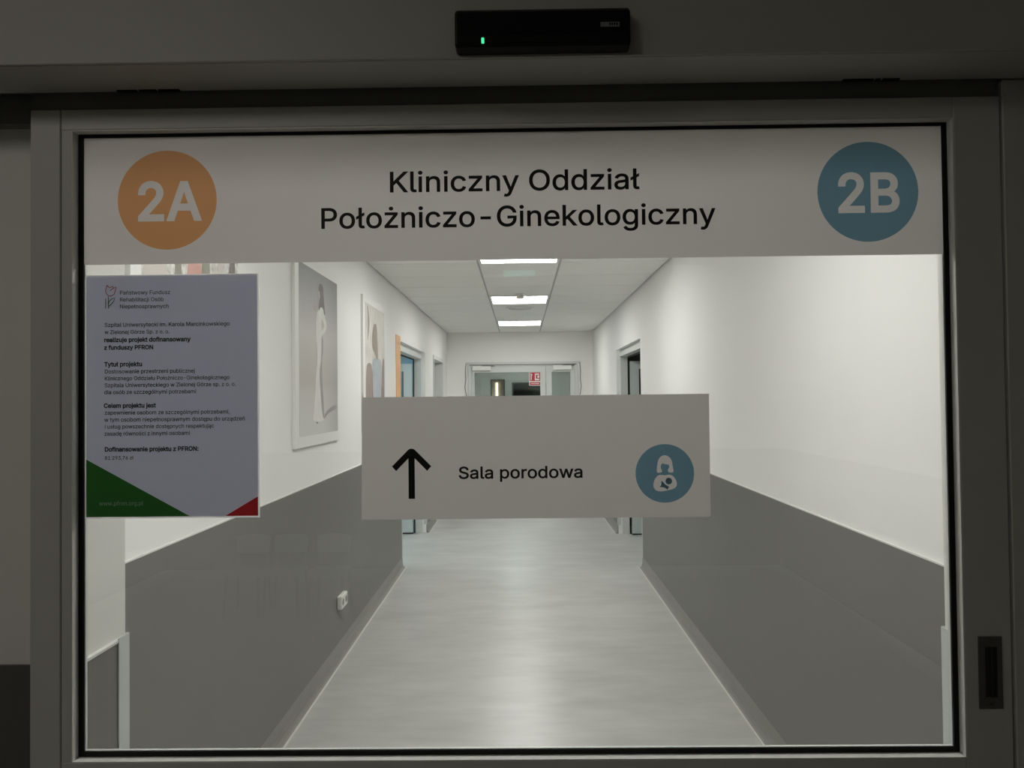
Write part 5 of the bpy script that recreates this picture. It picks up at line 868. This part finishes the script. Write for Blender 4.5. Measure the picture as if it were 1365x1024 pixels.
obj('glass_pane', B(-.14, .59, 15.52, 15.526, .98, 1.89), 'dark_glass', wd)
wlp = obj('wall_lamp', B(-.515, -.470, 16.06, 16.1, 1.60, 1.935, .012, 2), 'warm_lamp')
tag(wlp, 'small warm upright lamp glowing in the far doorway', 'lamp')
import random
random.seed(4)
pl = thing('potted_plant', 'green potted plant behind the dark vestibule window', 'plant', (.28, 15.8, 0))
bm = bmesh.new(); cyl(bm, (.28, 15.8, 0), 'Z', .11, .9, 20, .15); obj('pot', bm, 'dark_steel', pl)
bm = bmesh.new()
for k in range(46):
    a = random.uniform(0, 6.283); L = random.uniform(.35, .85); sp_ = random.uniform(.05, .2)
    b_ = Vector((.28, 15.8, .9)); tip = Vector((.28 + math.cos(a) * sp_ * 1.3, 15.8 + math.sin(a) * sp_, .9 + L))
    mid = (b_ + tip) / 2 + Vector((math.cos(a), math.sin(a), .3)) * .05
    sd = Vector((-math.sin(a), math.cos(a), 0)) * .022
    v = [bm.verts.new(p_) for p_ in (b_, mid + sd, tip, mid - sd)]
    bm.faces.new(v)
obj('foliage', bm, 'leaf_green', pl)

# ------------------------------------------------------------------ lobby: what the glass mirrors and what lights the door
ll = thing('ceiling_light', 'dim lobby ceiling light left of the sliding door', 'ceiling light', (-1.25, -0.35, HL))
obj('diffuser', B(-1.85, -0.65, -.65, -.05, HL - .03, HL - .01), 'lobby_lamp', ll)
obj('frame', B(-1.88, -0.62, -.68, -.02, HL - .01, HL), 'lamp_frame', ll)
ex = thing('exit_sign', 'faint green exit light mirrored in the glass below the banner', 'exit sign', (0, -2.84, 2.47))
obj('housing', B(-.125, .125, -2.87, -2.845, 2.466, 2.545, .004, 1), 'exit_housing', ex)
obj('sign_face', B(-.115, .115, -2.845, -2.842, 2.474, 2.520), 'exit_face', ex)
for x in (-.09, .084): obj('hanger', B(x, x + .006, -2.86, -2.854, 2.545, HL), 'steel', ex)

def make_chair():
    t = thing('small_chair', '', 'chair', (0, 0, 0), 'small chairs mirrored in the door glass')
    obj('seat', B(-.135, .135, -.14, .13, .30, .325, .010, 2), 'chair_plastic', t)
    bm = bmesh.new()
    n = 8
    ring = []
    for k in range(n + 1):
        u = -1 + 2 * k / n
        yb = -.16 + .025 * u * u
        top = .565 - .02 * abs(u) ** 4; bot = .425 + .012 * u * u; wx = .132
        ring.append([bm.verts.new(p_) for p_ in ((u * wx, yb - .02, top), (u * wx * .93, yb, bot), (u * wx * .93, yb + .012, bot), (u * wx, yb - .008, top))])
    for a_, b_ in zip(ring, ring[1:]):
        for j in range(4): bm.faces.new((a_[j], a_[(j + 1) % 4], b_[(j + 1) % 4], b_[j]))
    bm.faces.new(ring[0]); bm.faces.new(ring[-1][::-1])
    bmesh.ops.recalc_face_normals(bm, faces=bm.faces[:])
    obj('backrest', bm, 'chair_plastic', t)
    for sx_ in (-1, 1):
        bm = bmesh.new(); tube(bm, [(sx_ * .115, .115, .30), (sx_ * .13, .135, 0)], .011); obj('leg', bm, 'chair_metal', t)
        bm = bmesh.new(); tube(bm, [(sx_ * .115, -.125, .30), (sx_ * .13, -.15, 0)], .011); obj('leg', bm, 'chair_metal', t)
        bm = bmesh.new(); tube(bm, [(sx_ * .11, -.13, .30), (sx_ * .11, -.145, .46)], .009); obj('back_post', bm, 'chair_metal', t)
    return t
ch0 = make_chair()
for k, (x, lb) in enumerate(((-2.075, 'small white chair mirrored in the glass, outermost of three'), (-1.785, 'small white chair mirrored in the glass, middle of three'), (-1.45, 'small white chair mirrored in the glass, standing apart from the pair'))):
    if k == 0: c_ = ch0
    else:
        c_ = ch0.copy(); COL.objects.link(c_)
        for q_ in ch0.children:
            z_ = q_.copy(); COL.objects.link(z_); z_.parent = c_
    c_.location = (x, -3.14, 0)
    c_['label'] = lb
